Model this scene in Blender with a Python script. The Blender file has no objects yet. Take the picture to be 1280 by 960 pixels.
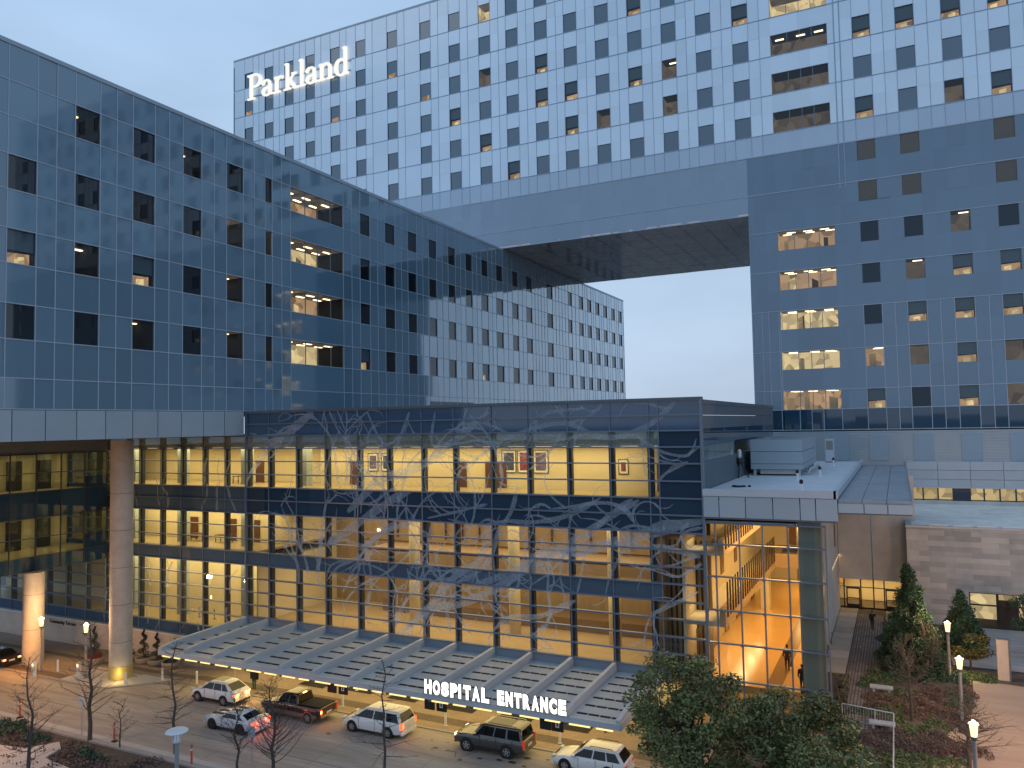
import bpy, bmesh, math, random
from mathutils import Vector, Matrix
import numpy as np

random.seed(7)
RNG = random.Random(11)
scene = bpy.context.scene
COL = scene.collection

# ------------------------------------------------------------------ camera
FPX, YAW, PITCH, ROLL = 967.18, -0.460653, 0.052013, -0.018739
HCAM = 21.4
def _rot():
    a, b, c = YAW, PITCH, ROLL
    F = np.array([math.sin(a) * math.cos(b), math.cos(a) * math.cos(b), math.sin(b)])
    r = np.array([math.cos(a), -math.sin(a), 0.0])
    up = np.cross(r, F)
    r2 = math.cos(c) * r + math.sin(c) * up
    up2 = -math.sin(c) * r + math.cos(c) * up
    return r2, up2, F
R2, UP2, FW = _rot()
def ray(x, y):
    return R2 * (x - 640) / FPX - UP2 * (y - 480) / FPX + FW
def onz(x, y, z=0.0):
    d = ray(x, y); t = (z - HCAM) / d[2]; return (d[0] * t, d[1] * t, z)
def onv(x, y, v):
    d = ray(x, y); t = v / d[1]; return (d[0] * t, v, HCAM + d[2] * t)
cam_d = bpy.data.cameras.new('camera'); cam = bpy.data.objects.new('camera', cam_d); COL.objects.link(cam)
cam_d.sensor_width = 36; cam_d.sensor_fit = 'HORIZONTAL'; cam_d.lens = FPX / 1280 * 36
cam_d.clip_start = 0.5; cam_d.clip_end = 8000
cam.matrix_world = Matrix(((R2[0], UP2[0], -FW[0], 0), (R2[1], UP2[1], -FW[1], 0), (R2[2], UP2[2], -FW[2], HCAM), (0, 0, 0, 1)))
scene.camera = cam

K = 54 / 55.5                         # facade survey scale
def kz(z): return HCAM + (z - HCAM) * K

# ------------------------------------------------------------------ materials
def newmat(name):
    m = bpy.data.materials.new(name); m.use_nodes = True
    nt = m.node_tree; nt.nodes.clear()
    out = nt.nodes.new('ShaderNodeOutputMaterial')
    return m, nt, out
def N(nt, typ, **kw):
    n = nt.nodes.new(typ)
    for k, v in kw.items(): setattr(n, k, v)
    return n
def coord(nt, scale=(1, 1, 1)):
    g = N(nt, 'ShaderNodeNewGeometry'); mp = N(nt, 'ShaderNodeMapping')
    mp.inputs['Scale'].default_value = scale
    nt.links.new(g.outputs['Position'], mp.inputs['Vector']); return mp.outputs['Vector']
def pbr(name, c, rough=0.6, metal=0.0, ior=1.45, var=0.0, vs=1.0, var2=0.0, vs2=0.1, bump=0.0, bs=20.0, emit=None, es=0.0, coat=0.0, stretch=(1, 1, 1), objvar=0.0):
    m, nt, out = newmat(name)
    b = N(nt, 'ShaderNodeBsdfPrincipled'); nt.links.new(b.outputs[0], out.inputs[0])
    b.inputs['Base Color'].default_value = (*c, 1); b.inputs['Roughness'].default_value = rough
    b.inputs['Metallic'].default_value = metal; b.inputs['IOR'].default_value = ior
    b.inputs['Coat Weight'].default_value = coat
    if emit: b.inputs['Emission Color'].default_value = (*emit, 1); b.inputs['Emission Strength'].default_value = es
    last = None
    for (amt, s) in ((var, vs), (var2, vs2)):
        if amt > 0:
            nz = N(nt, 'ShaderNodeTexNoise'); nz.inputs['Scale'].default_value = s; nz.inputs['Detail'].default_value = 5; nz.inputs['Roughness'].default_value = 0.62
            nt.links.new(coord(nt, stretch), nz.inputs['Vector'])
            mr = N(nt, 'ShaderNodeMapRange'); mr.inputs[1].default_value = 0.25; mr.inputs[2].default_value = 0.75
            mr.inputs[3].default_value = 1 - amt; mr.inputs[4].default_value = 1 + amt
            nt.links.new(nz.outputs[0], mr.inputs[0])
            mx = N(nt, 'ShaderNodeMix', data_type='RGBA', blend_type='MULTIPLY'); mx.inputs[0].default_value = 1
            if last: nt.links.new(last, mx.inputs[6])
            else: mx.inputs[6].default_value = (*c, 1)
            nt.links.new(mr.outputs[0], mx.inputs[7]); last = mx.outputs[2]
    if objvar > 0:
        at = N(nt, 'ShaderNodeAttribute', attribute_name='shade')
        mr = N(nt, 'ShaderNodeMapRange'); mr.inputs[3].default_value = 1 - objvar; mr.inputs[4].default_value = 1 + objvar
        nt.links.new(at.outputs['Fac'], mr.inputs[0])
        mx = N(nt, 'ShaderNodeMix', data_type='RGBA', blend_type='MULTIPLY'); mx.inputs[0].default_value = 1
        if last: nt.links.new(last, mx.inputs[6])
        else: mx.inputs[6].default_value = (*c, 1)
        nt.links.new(mr.outputs[0], mx.inputs[7]); last = mx.outputs[2]
    if last: nt.links.new(last, b.inputs['Base Color'])
    if bump > 0:
        nz = N(nt, 'ShaderNodeTexNoise'); nz.inputs['Scale'].default_value = bs; nz.inputs['Detail'].default_value = 4
        nt.links.new(coord(nt), nz.inputs['Vector'])
        bp = N(nt, 'ShaderNodeBump'); bp.inputs['Strength'].default_value = bump; bp.inputs['Distance'].default_value = 0.05
        nt.links.new(nz.outputs[0], bp.inputs['Height']); nt.links.new(bp.outputs[0], b.inputs['Normal'])
    return m
def emis(name, c, s):
    m, nt, out = newmat(name); e = N(nt, 'ShaderNodeEmission'); e.inputs[0].default_value = (*c, 1); e.inputs[1].default_value = s
    nt.links.new(e.outputs[0], out.inputs[0]); return m
def glass(name, tint=(0.9, 0.9, 0.88), ior=1.5, refl=1.0):
    m, nt, out = newmat(name)
    t = N(nt, 'ShaderNodeBsdfTransparent'); t.inputs[0].default_value = (*tint, 1)
    g = N(nt, 'ShaderNodeBsdfGlossy'); g.inputs['Roughness'].default_value = 0.015; g.inputs[0].default_value = (0.9, 0.95, 1, 1)
    f = N(nt, 'ShaderNodeFresnel'); ge = N(nt, 'ShaderNodeNewGeometry'); mi = N(nt, 'ShaderNodeMapRange'); mi.inputs[3].default_value = ior; mi.inputs[4].default_value = 1 / ior
    nt.links.new(ge.outputs['Backfacing'], mi.inputs[0]); nt.links.new(mi.outputs[0], f.inputs[0])
    mu = N(nt, 'ShaderNodeMath', operation='MULTIPLY'); mu.inputs[1].default_value = refl
    mx = N(nt, 'ShaderNodeMixShader'); nt.links.new(f.outputs[0], mu.inputs[0]); nt.links.new(mu.outputs[0], mx.inputs[0])
    nt.links.new(t.outputs[0], mx.inputs[1]); nt.links.new(g.outputs[0], mx.inputs[2]); nt.links.new(mx.outputs[0], out.inputs[0]); return m
def frit(name, c, op):
    m, nt, out = newmat(name)
    t = N(nt, 'ShaderNodeBsdfTransparent'); d = N(nt, 'ShaderNodeBsdfDiffuse'); d.inputs[0].default_value = (*c, 1)
    v = N(nt, 'ShaderNodeTexVoronoi'); v.inputs['Scale'].default_value = 5; nt.links.new(coord(nt), v.inputs['Vector'])
    mr = N(nt, 'ShaderNodeMapRange'); mr.inputs[1].default_value = 0.2; mr.inputs[2].default_value = 0.7; mr.inputs[3].default_value = op + .07; mr.inputs[4].default_value = op - .07
    nt.links.new(v.outputs['Distance'], mr.inputs[0])
    tl = N(nt, 'ShaderNodeBsdfTranslucent'); tl.inputs[0].default_value = (*c, 1); dm = N(nt, 'ShaderNodeMixShader'); dm.inputs[0].default_value = .35; nt.links.new(d.outputs[0], dm.inputs[1]); nt.links.new(tl.outputs[0], dm.inputs[2])
    mx = N(nt, 'ShaderNodeMixShader'); nt.links.new(mr.outputs[0], mx.inputs[0])
    nt.links.new(t.outputs[0], mx.inputs[1]); nt.links.new(dm.outputs[0], mx.inputs[2]); nt.links.new(mx.outputs[0], out.inputs[0]); return m
def brickmat(name, c1, c2, cm, sx, sy, axis='uz', rough=0.8, mortar=0.02, off=0.5, var=0.12):
    m, nt, out = newmat(name)
    b = N(nt, 'ShaderNodeBsdfPrincipled'); nt.links.new(b.outputs[0], out.inputs[0]); b.inputs['Roughness'].default_value = rough
    g = N(nt, 'ShaderNodeNewGeometry'); sp = N(nt, 'ShaderNodeSeparateXYZ'); cb = N(nt, 'ShaderNodeCombineXYZ')
    nt.links.new(g.outputs['Position'], sp.inputs[0])
    a, bb = {'uz': (0, 2), 'vz': (1, 2), 'uv': (0, 1), 'vu': (1, 0)}[axis]
    nt.links.new(sp.outputs[a], cb.inputs[0]); nt.links.new(sp.outputs[bb], cb.inputs[1])
    br = N(nt, 'ShaderNodeTexBrick'); br.offset = off; br.squash = 1.0
    br.inputs['Color1'].default_value = (*c1, 1); br.inputs['Color2'].default_value = (*c2, 1); br.inputs['Mortar'].default_value = (*cm, 1)
    br.inputs['Scale'].default_value = 1.0; br.inputs['Mortar Size'].default_value = mortar; br.inputs['Brick Width'].default_value = sx; br.inputs['Row Height'].default_value = sy
    br.inputs['Bias'].default_value = 0.0
    nt.links.new(cb.outputs[0], br.inputs['Vector'])
    nz = N(nt, 'ShaderNodeTexNoise'); nz.inputs['Scale'].default_value = 0.7; nz.inputs['Detail'].default_value = 6; nt.links.new(g.outputs['Position'], nz.inputs['Vector'])
    mr = N(nt, 'ShaderNodeMapRange'); mr.inputs[1].default_value = .25; mr.inputs[2].default_value = .75; mr.inputs[3].default_value = 1 - var; mr.inputs[4].default_value = 1 + var
    nt.links.new(nz.outputs[0], mr.inputs[0])
    mx = N(nt, 'ShaderNodeMix', data_type='RGBA', blend_type='MULTIPLY'); mx.inputs[0].default_value = 1
    nt.links.new(br.outputs[0], mx.inputs[6]); nt.links.new(mr.outputs[0], mx.inputs[7]); nt.links.new(mx.outputs[2], b.inputs['Base Color'])
    return m

M = {}
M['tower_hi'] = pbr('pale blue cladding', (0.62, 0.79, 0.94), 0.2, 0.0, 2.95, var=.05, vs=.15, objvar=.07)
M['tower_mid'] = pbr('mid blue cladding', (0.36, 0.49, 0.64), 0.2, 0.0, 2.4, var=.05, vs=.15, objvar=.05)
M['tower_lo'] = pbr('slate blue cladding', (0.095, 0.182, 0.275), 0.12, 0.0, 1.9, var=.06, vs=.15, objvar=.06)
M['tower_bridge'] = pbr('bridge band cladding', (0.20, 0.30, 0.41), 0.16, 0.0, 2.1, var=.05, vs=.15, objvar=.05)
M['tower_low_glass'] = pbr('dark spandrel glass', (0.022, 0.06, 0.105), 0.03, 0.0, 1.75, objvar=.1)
M['joint_dark'] = pbr('dark joint', (0.30, 0.41, 0.54), 0.4)
M['joint_light'] = pbr('light joint', (0.42, 0.50, 0.58), 0.4)
def coated(name, c, a, b, rough, objvar):
    """reflective coated glass : diffuse tint under a mirror that strengthens towards grazing view"""
    m, nt, out = newmat(name)
    at = N(nt, 'ShaderNodeAttribute', attribute_name='shade'); mr = N(nt, 'ShaderNodeMapRange'); mr.inputs[3].default_value = 1 - objvar; mr.inputs[4].default_value = 1 + objvar
    nt.links.new(at.outputs['Fac'], mr.inputs[0])
    mc = N(nt, 'ShaderNodeMix', data_type='RGBA', blend_type='MULTIPLY'); mc.inputs[0].default_value = 1; mc.inputs[6].default_value = (*c, 1); nt.links.new(mr.outputs[0], mc.inputs[7])
    d = N(nt, 'ShaderNodeBsdfDiffuse'); nt.links.new(mc.outputs[2], d.inputs[0])
    g = N(nt, 'ShaderNodeBsdfGlossy'); g.inputs[0].default_value = (.86, .94, 1, 1); g.inputs['Roughness'].default_value = rough
    lw = N(nt, 'ShaderNodeLayerWeight'); lw.inputs[0].default_value = .5
    pw = N(nt, 'ShaderNodeMath', operation='POWER'); pw.inputs[1].default_value = 3; nt.links.new(lw.outputs['Facing'], pw.inputs[0])
    ma = N(nt, 'ShaderNodeMath', operation='MULTIPLY_ADD'); ma.inputs[1].default_value = b; ma.inputs[2].default_value = a; ma.use_clamp = True; nt.links.new(pw.outputs[0], ma.inputs[0])
    mx = N(nt, 'ShaderNodeMixShader'); nt.links.new(ma.outputs[0], mx.inputs[0]); nt.links.new(d.outputs[0], mx.inputs[1]); nt.links.new(g.outputs[0], mx.inputs[2]); nt.links.new(mx.outputs[0], out.inputs[0]); return m
M['wing_glass'] = coated('blue spandrel glass', (0.125, 0.215, 0.28), .11, 1.4, .05, .12)
M['pane'] = pbr('dark window glass', (0.035, 0.10, 0.155), 0.03, 0.0, 2.1)
M['pane_leg'] = pbr('deep window glass', (0.006, 0.022, 0.042), 0.03, 0.0, 1.5)
M['blind'] = pbr('drawn blind', (0.06, 0.115, 0.16), .5)
M['pane_wing'] = pbr('dark office glass', (0.004, 0.009, 0.014), 0.02, 0.0, 1.7)
M['grille'] = pbr('louvre grey', (0.24, 0.25, 0.235), 0.6, var=.1, vs=3)
M['louvre_m'] = pbr('podium louvre', (.28, .375, .45), .45, var=.08, vs=2, stretch=(.2, .2, 6))
M['soffit'] = pbr('soffit with reflected mottle', (0.68, 0.54, 0.48), 0.14, 0.0, 2.4, var=.4, vs=.9, var2=.25, vs2=.12)  # reddish brown mottle imitates reflections in the bridge underside
M['metal'] = pbr('grey metal panel', (0.375, 0.455, 0.51), 0.38, 0.15, 1.5, var=.05, vs=.4, objvar=.06)
M['metal_d'] = pbr('dark grey metal', (0.12, 0.145, 0.175), 0.45, 0.15, var=.06, vs=.5)
M['metal_l'] = pbr('light grey metal', (0.5, 0.55, 0.6), 0.4, 0.2, var=.05, vs=.5)
M['mullion'] = pbr('mullion metal', (0.17, 0.21, 0.27), 0.35, 0.3)
M['post'] = pbr('dark post', (0.035, 0.045, 0.065), 0.4)
M['spandrel'] = pbr('navy spandrel glass', (0.018, 0.045, 0.085), 0.03, 0.0, 1.6, objvar=.15)
M['spandrel2'] = pbr('slate spandrel glass', (0.075, 0.115, 0.16), 0.05, 0.0, 1.6, objvar=.1)
M['spandrel3'] = pbr('blue spandrel band', (0.028, 0.075, 0.15), 0.05, 0.0, 1.8, objvar=.12)
M['glass'] = glass('clear facade glass', (0.82, 0.80, 0.72), 1.55, 1.25)
M['glass_box'] = glass('clear pavilion glass', (0.93, 0.9, 0.84), 1.45, .9)
M['glass_dim'] = glass('tinted bridge glass', (0.5, 0.55, 0.48), 1.6, 1.3)
M['frit_band'] = frit('frosted glass', (0.36, 0.42, 0.36), .62)
M['frit'] = frit('printed branch frit', (0.60, 0.70, 0.80), .42)
M['concrete'] = pbr('column concrete', (0.45, 0.41, 0.35), 0.85, var=.14, vs=1.2, var2=.1, vs2=.25, bump=.15, bs=6)
M['asphalt'] = pbr('drive concrete', (0.32, 0.275, 0.235), 0.72, var=.30, vs=.8, var2=.2, vs2=2.6, bump=.1, bs=25, stretch=(.12, 1.1, 1))
M['walk'] = pbr('pale concrete walk', (0.44, 0.415, 0.385), 0.85, var=.12, vs=.4, var2=.08, vs2=4)
M['pavers'] = brickmat('brown pavers', (0.30, 0.225, 0.165), (0.26, 0.195, 0.145), (0.18, 0.145, 0.115), .6, .3, 'uv', .8, .015)
M['paver_dark'] = brickmat('dark paver band', (0.14, 0.105, 0.085), (0.115, 0.088, 0.072), (0.05, 0.04, 0.035), .4, .2, 'uv', .8, .012)
M['kerb'] = pbr('kerb', (0.30, 0.28, 0.26), .85, var=.12, vs=1.5)
M['soil'] = pbr('planting soil', (0.085, 0.068, 0.055), .95, var=.35, vs=2.2, var2=.3, vs2=.5, bump=.6, bs=8)
M['cobble'] = brickmat('cobbles', (0.30, 0.26, 0.24), (0.17, 0.145, 0.135), (0.09, 0.075, 0.07), .32, .22, 'vu', .8, .05, .5, .3)
M['far_ground'] = pbr('far ground', (0.15, 0.145, 0.135), .95, var=.3, vs=.02)
M['stone_pale'] = brickmat('pale limestone', (0.60, 0.59, 0.56), (0.54, 0.53, 0.505), (0.48, 0.47, 0.45), 2.6, .62, 'uz', .8, .006, .35)
M['stone_tan'] = brickmat('tan limestone', (0.60, 0.545, 0.47), (0.37, 0.345, 0.315), (0.42, 0.38, 0.33), 2.2, .5, 'uz', .8, .005, .37, .16)
M['stone_grey'] = brickmat('grey limestone', (0.60, 0.565, 0.52), (0.55, 0.52, 0.475), (0.46, 0.43, 0.4), 2.6, 1.25, 'uz', .7, .006, .5)
M['stone_left'] = brickmat('donor wall limestone', (0.52, 0.455, 0.39), (0.47, 0.415, 0.355), (0.40, 0.35, 0.30), 1.8, .7, 'uz', .8, .006, .5)
M['letter_dark'] = pbr('bronze lettering', (0.05, 0.038, 0.028), .5)
M['int_cream'] = pbr('cream interior wall', (0.66, 0.58, 0.40), .8, var=.06, vs=.5)
M['int_gold'] = pbr('gold brown interior wall', (0.36, 0.27, 0.155), .6, var=.14, vs=.6, stretch=(6, 6, .4))  # in the atrium this brown stands in for the reflected street
M['int_floor'] = pbr('polished terrazzo floor', (0.58, 0.34, 0.125), .14, var=.08, vs=.3)
M['int_floor2'] = pbr('office floor', (0.38, 0.31, 0.19), .4)
M['int_ceiling'] = pbr('ceiling', (0.62, 0.60, 0.52), .9)
M['int_dark'] = pbr('dark interior', (0.03, 0.03, 0.028), .9)
M['door_wood'] = pbr('brown door', (0.10, 0.045, 0.028), .45)
M['slat_dark'] = pbr('dark slat', (0.03, 0.02, 0.013), .5)
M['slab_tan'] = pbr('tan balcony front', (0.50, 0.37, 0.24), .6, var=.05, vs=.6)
M['pier'] = pbr('teal grey pier', (0.17, 0.215, 0.205), .18, 0.0, 1.6, var=.06, vs=.6)
M['light_warm'] = emis('warm ceiling light', (1.0, .78, .40), 9)
M['light_bar'] = emis('office light bar', (1.0, .80, .50), 3.2)
M['light_edge'] = emis('canopy edge light', (1.0, .76, .30), 1.5)
M['lamp_post'] = pbr('lantern post paint', (.30, .29, .28), .5, var=.1, vs=2)
M['lamp_on'] = emis('lit lantern', (1.0, .74, .36), 2.2)
M['lamp_off'] = pbr('white lantern glass', (0.75, 0.80, 0.85), .3, emit=(.6, .75, 1), es=.12)
M['letter_lit'] = emis('lit sign letters', (1.0, 0.97, 0.88), 2.4)
M['letter_white'] = emis('lit white letters', (1.0, 0.98, 0.93), 1.0)
M['canopy'] = pbr('canopy metal', (0.46, 0.48, 0.48), .45, .15, var=.08, vs=.5, var2=.05, vs2=3)
M['canopy_fin'] = pbr('canopy beam metal', (0.50, 0.545, 0.575), .42, .2, var=.05, vs=.5)
M['slot'] = pbr('slot shadow gap', (0.012, 0.013, 0.015), .8)
M['roof_white'] = pbr('white roof membrane', (0.58, 0.62, 0.65), .6, var=.1, vs=.35, var2=.07, vs2=2.2)
M['roof_grey'] = pbr('grey metal roof', (0.30, 0.33, 0.36), .5, .1, var=.2, vs=.3, var2=.12, vs2=1.4)
M['bark'] = pbr('bark', (0.070, 0.055, 0.045), .9, var=.2, vs=5)
M['bark_d'] = pbr('dark twigs', (0.085, 0.072, 0.062), .9, var=.2, vs=4)
def leafmat(name, c):
    return pbr(name, c, .55, ior=1.4, objvar=.55)
M['leaf_oak'] = leafmat('oak leaves', (0.145, 0.160, 0.058))
M['leaf_con'] = leafmat('conifer needles', (0.042, 0.09, 0.05))
M['leaf_yel'] = leafmat('olive leaves', (0.085, 0.085, 0.025))
M['leaf_top'] = leafmat('topiary leaves', (0.030, 0.030, 0.018))
M['leaf_red'] = leafmat('russet shrub leaves', (0.125, 0.083, 0.066))
M['leaf_green'] = leafmat('ground cover leaves', (0.075, 0.11, 0.04))
M['grass_dry'] = leafmat('ornamental grass', (0.10, 0.09, 0.05))
M['white_paint'] = pbr('white car paint', (0.72, 0.72, 0.70), .22, 0, 1.5, coat=.6)
M['silver_paint'] = pbr('silver white car paint', (0.55, 0.58, 0.62), .22, .1, 1.5, coat=.6)
M['grey_paint'] = pbr('gunmetal car paint', (0.085, 0.083, 0.078), .25, .5, 1.5, coat=.8)
M['red_paint'] = pbr('dark maroon truck paint', (0.035, 0.010, 0.009), .2, .1, 1.5, coat=.9)
M['tan_paint'] = pbr('pewter truck trim', (0.20, 0.18, 0.155), .35, .4)
M['black_paint'] = pbr('black car paint', (0.012, 0.012, 0.014), .2, 0, 1.5, coat=.8)
M['car_glass'] = pbr('car glass', (0.006, 0.007, 0.009), .05, 0, 1.5)
M['tyre'] = pbr('tyre', (0.014, 0.014, 0.015), .85)
M['rim'] = pbr('alloy rim', (0.45, 0.45, 0.46), .3, .8)
M['trim_black'] = pbr('black trim', (0.015, 0.015, 0.016), .5)
M['chrome'] = pbr('chrome', (0.6, 0.6, 0.6), .15, 1)
M['tail'] = emis('tail lamp', (1.0, 0.10, 0.03), 2.6)
M['tail_off'] = pbr('red lens', (0.30, 0.012, 0.01), .2, emit=(1, .05, .02), es=.35)
M['tail_hot'] = emis('tail lamp core', (1.0, 0.48, 0.12), 7)
M['headlamp'] = emis('headlamp', (1, .82, .55), 2.5)
M['head_off'] = pbr('clear lens', (0.5, 0.5, 0.5), .1)
M['plate'] = pbr('number plate', (0.6, 0.6, 0.58), .5)
M['skin'] = pbr('skin', (0.36, 0.20, 0.13), .6)
M['cloth_dark'] = pbr('dark coat cloth', (0.014, 0.014, 0.018), .9)
M['cloth_grey'] = pbr('grey cloth', (0.09, 0.085, 0.09), .9)
M['cloth_brown'] = pbr('brown cloth', (0.05, 0.035, 0.03), .9)
M['cloth_teal'] = pbr('teal scrub cloth', (0.03, 0.12, 0.10), .9)
M['cloth_blue'] = pbr('denim cloth', (0.04, 0.055, 0.085), .9)
M['hair'] = pbr('dark hair', (0.015, 0.011, 0.009), .6)
M['shoe'] = pbr('shoes', (0.02, 0.018, 0.018), .6)
M['white_obj'] = pbr('white painted metal', (0.72, 0.72, 0.70), .5)
M['orange'] = pbr('orange plastic', (0.55, 0.09, 0.035), .5)
M['planter'] = pbr('cast stone planter', (0.36, 0.30, 0.23), .85, var=.1, vs=2)
M['mat_black'] = pbr('black rubber mat', (0.014, 0.013, 0.012), .9)
M['flower'] = pbr('red flowers', (0.30, 0.02, 0.025), .7)
M['sign_yellow'] = pbr('yellow sign plate', (0.62, 0.45, 0.10), .5)
M['paper'] = pbr('picture mount', (0.75, 0.73, 0.66), .8)
M['art1'] = pbr('ink blue print', (0.05, 0.06, 0.12), .6, var=.9, vs=2.1)
M['art2'] = pbr('magenta print', (0.22, 0.06, 0.09), .6, var=.9, vs=2.4)
M['art3'] = pbr('violet print', (0.12, 0.09, 0.18), .6, var=.9, vs=1.9)

# ------------------------------------------------------------------ mesh builder
class MB:
    def __init__(s): s.v = []; s.f = []; s.mi = []; s.sh = []; s.cur = 0; s.shade = .5; s.smooth = False
    def vert(s, p): s.v.append(tuple(p)); return len(s.v) - 1
    def face(s, ids): s.f.append(tuple(ids)); s.mi.append(s.cur); s.sh.append(s.shade)
    def poly(s, pts): s.face([s.vert(p) for p in pts])
    def box(s, x0, x1, y0, y1, z0, z1):
        if x0 > x1: x0, x1 = x1, x0
        if y0 > y1: y0, y1 = y1, y0
        if z0 > z1: z0, z1 = z1, z0
        b = len(s.v)
        s.v += [(x0, y0, z0), (x1, y0, z0), (x1, y1, z0), (x0, y1, z0), (x0, y0, z1), (x1, y0, z1), (x1, y1, z1), (x0, y1, z1)]
        for f in ((0, 3, 2, 1), (4, 5, 6, 7), (0, 1, 5, 4), (1, 2, 6, 5), (2, 3, 7, 6), (3, 0, 4, 7)): s.face([b + i for i in f])
    def hexa(s, p):                     # 8 points: bottom ring 4, top ring 4
        b = len(s.v); s.v += [tuple(q) for q in p]
        for f in ((0, 3, 2, 1), (4, 5, 6, 7), (0, 1, 5, 4), (1, 2, 6, 5), (2, 3, 7, 6), (3, 0, 4, 7)): s.face([b + i for i in f])
    def prism(s, pts, d):               # extrude polygon by vector d
        n = len(pts); a = [s.vert(p) for p in pts]; b = [s.vert((p[0] + d[0], p[1] + d[1], p[2] + d[2])) for p in pts]
        s.face(a[::-1]); s.face(b)
        for i in range(n): s.face((a[i], a[(i + 1) % n], b[(i + 1) % n], b[i]))
    def tube(s, path, rad, n=6, cap=True):
        path = [Vector(p) for p in path]
        if not isinstance(rad, (list, tuple)): rad = [rad] * len(path)
        rings = []
        ref = None
        for i, p in enumerate(path):
            t = (path[min(i + 1, len(path) - 1)] - path[max(i - 1, 0)])
            if t.length < 1e-9: t = Vector((0, 0, 1))
            t.normalize()
            if ref is None:
                ref = Vector((1, 0, 0)) if abs(t.x) < .9 else Vector((0, 1, 0))
            a = (ref - t * ref.dot(t))
            if a.length < 1e-6: a = t.orthogonal()
            a.normalize(); b = t.cross(a); ref = a
            rings.append([s.vert(p + (a * math.cos(2 * math.pi * k / n) + b * math.sin(2 * math.pi * k / n)) * rad[i]) for k in range(n)])
        for i in range(len(rings) - 1):
            for k in range(n): s.face((rings[i][k], rings[i][(k + 1) % n], rings[i + 1][(k + 1) % n], rings[i + 1][k]))
        if cap: s.face(rings[0][::-1]); s.face(rings[-1])
    def lathe(s, prof, c=(0, 0, 0), n=16, axis='z'):
        rings = []
        for (r, h) in prof:
            ring = []
            for k in range(n):
                a = 2 * math.pi * k / n
                if axis == 'z': p = (c[0] + r * math.cos(a), c[1] + r * math.sin(a), c[2] + h)
                elif axis == 'y': p = (c[0] + r * math.cos(a), c[1] + h, c[2] + r * math.sin(a))
                else: p = (c[0] + h, c[1] + r * math.cos(a), c[2] + r * math.sin(a))
                ring.append(s.vert(p))
            rings.append(ring)
        for i in range(len(rings) - 1):
            for k in range(n): s.face((rings[i][k], rings[i][(k + 1) % n], rings[i + 1][(k + 1) % n], rings[i + 1][k]))
        s.face(rings[0][::-1]); s.face(rings[-1])
    def ball(s, c, r, n=8, m=6):
        prof = [(max(1e-3, math.sin(math.pi * i / m)) * 1.0, -math.cos(math.pi * i / m)) for i in range(m + 1)]
        if not isinstance(r, (tuple, list)): r = (r, r, r)
        rings = [[s.vert((c[0] + q * r[0] * math.cos(2 * math.pi * k / n), c[1] + q * r[1] * math.sin(2 * math.pi * k / n), c[2] + h * r[2])) for k in range(n)] for q, h in prof]
        for i in range(m):
            for k in range(n): s.face((rings[i][k], rings[i][(k + 1) % n], rings[i + 1][(k + 1) % n], rings[i + 1][k]))
    def build(s, name, mats, parent=None, smooth=False, fixn=True):
        me = bpy.data.meshes.new(name); me.from_pydata(s.v, [], s.f)
        if not isinstance(mats, (list, tuple)): mats = [mats]
        for m in mats: me.materials.append(m)
        if len(mats) > 1: me.polygons.foreach_set('material_index', s.mi)
        if len(set(s.sh)) > 1:
            at = me.attributes.new('shade', 'FLOAT', 'FACE'); at.data.foreach_set('value', s.sh)
        me.update()
        if fixn and len(s.f) < 40000 and fixn != 'no':
            bm = bmesh.new(); bm.from_mesh(me); bmesh.ops.recalc_face_normals(bm, faces=bm.faces); bm.to_mesh(me); bm.free()
        if smooth: me.shade_smooth() if smooth is True else me.shade_auto(smooth) if hasattr(me, 'shade_auto') else me.shade_smooth()
        o = bpy.data.objects.new(name, me); COL.objects.link(o)
        if parent: o.parent = parent
        return o
def smooth_angle(o, deg=40):
    me = o.data; me.shade_smooth()
    bm = bmesh.new(); bm.from_mesh(me)
    for e in bm.edges:
        e.smooth = not (len(e.link_faces) == 2 and e.calc_face_angle(0) > math.radians(deg))
    bm.to_mesh(me); bm.free(); return o

def tag(o, label=None, cat=None, group=None, kind=None):
    if label: o['label'] = label
    if cat: o['category'] = cat
    if group: o['group'] = group
    if kind: o['kind'] = kind
    return o
def thing(name, label, cat, loc=(0, 0, 0), rz=0.0, group=None):
    o = bpy.data.objects.new(name, None); COL.objects.link(o); o.location = loc; o.rotation_euler = (0, 0, rz)
    o.empty_display_size = .3
    return tag(o, label, cat, group)
def dup(root, loc, rz=0.0, label=None, scale=None):
    r = root.copy(); COL.objects.link(r); r.location = loc; r.rotation_euler = (0, 0, rz)
    if scale: r.scale = scale
    if label: r['label'] = label
    for ch in list(root.children):
        c = ch.copy(); COL.objects.link(c); c.parent = r
        for g in list(ch.children):
            d = g.copy(); COL.objects.link(d); d.parent = c
    return r
def struct(o): o['kind'] = 'structure'; return o

# ------------------------------------------------------------------ terrain
def sstep(x, a, b):
    t = max(0.0, min(1.0, (x - a) / (b - a))); return t * t * (3 - 2 * t)
def zt(u, v):
    left = -1.0 * sstep(v, 46.5, 54) * (1 - sstep(u, -60, -52))
    right = 1.6 * sstep(u, -11, -6.5) * sstep(v, 38, 48)
    return left + right
def sheet(name, us, vs, zoff, mat, zf=zt, kind=True):
    mb = MB(); mb.smooth = True
    ids = [[mb.vert((u, v, zf(u, v) + zoff)) for u in us] for v in vs]
    for j in range(len(vs) - 1):
        for i in range(len(us) - 1): mb.face((ids[j][i], ids[j][i + 1], ids[j + 1][i + 1], ids[j + 1][i]))
    o = mb.build(name, mat, smooth=True)
    if kind: struct(o)
    return o
def lin(a, b, n): return [a + (b - a) * i / n for i in range(n + 1)]
# far ground
mb = MB(); mb.lathe([(4000, -1.9), (4000, -1.7)], (0, 0, 0), 48); struct(mb.build('ground', M['far_ground']))
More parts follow.
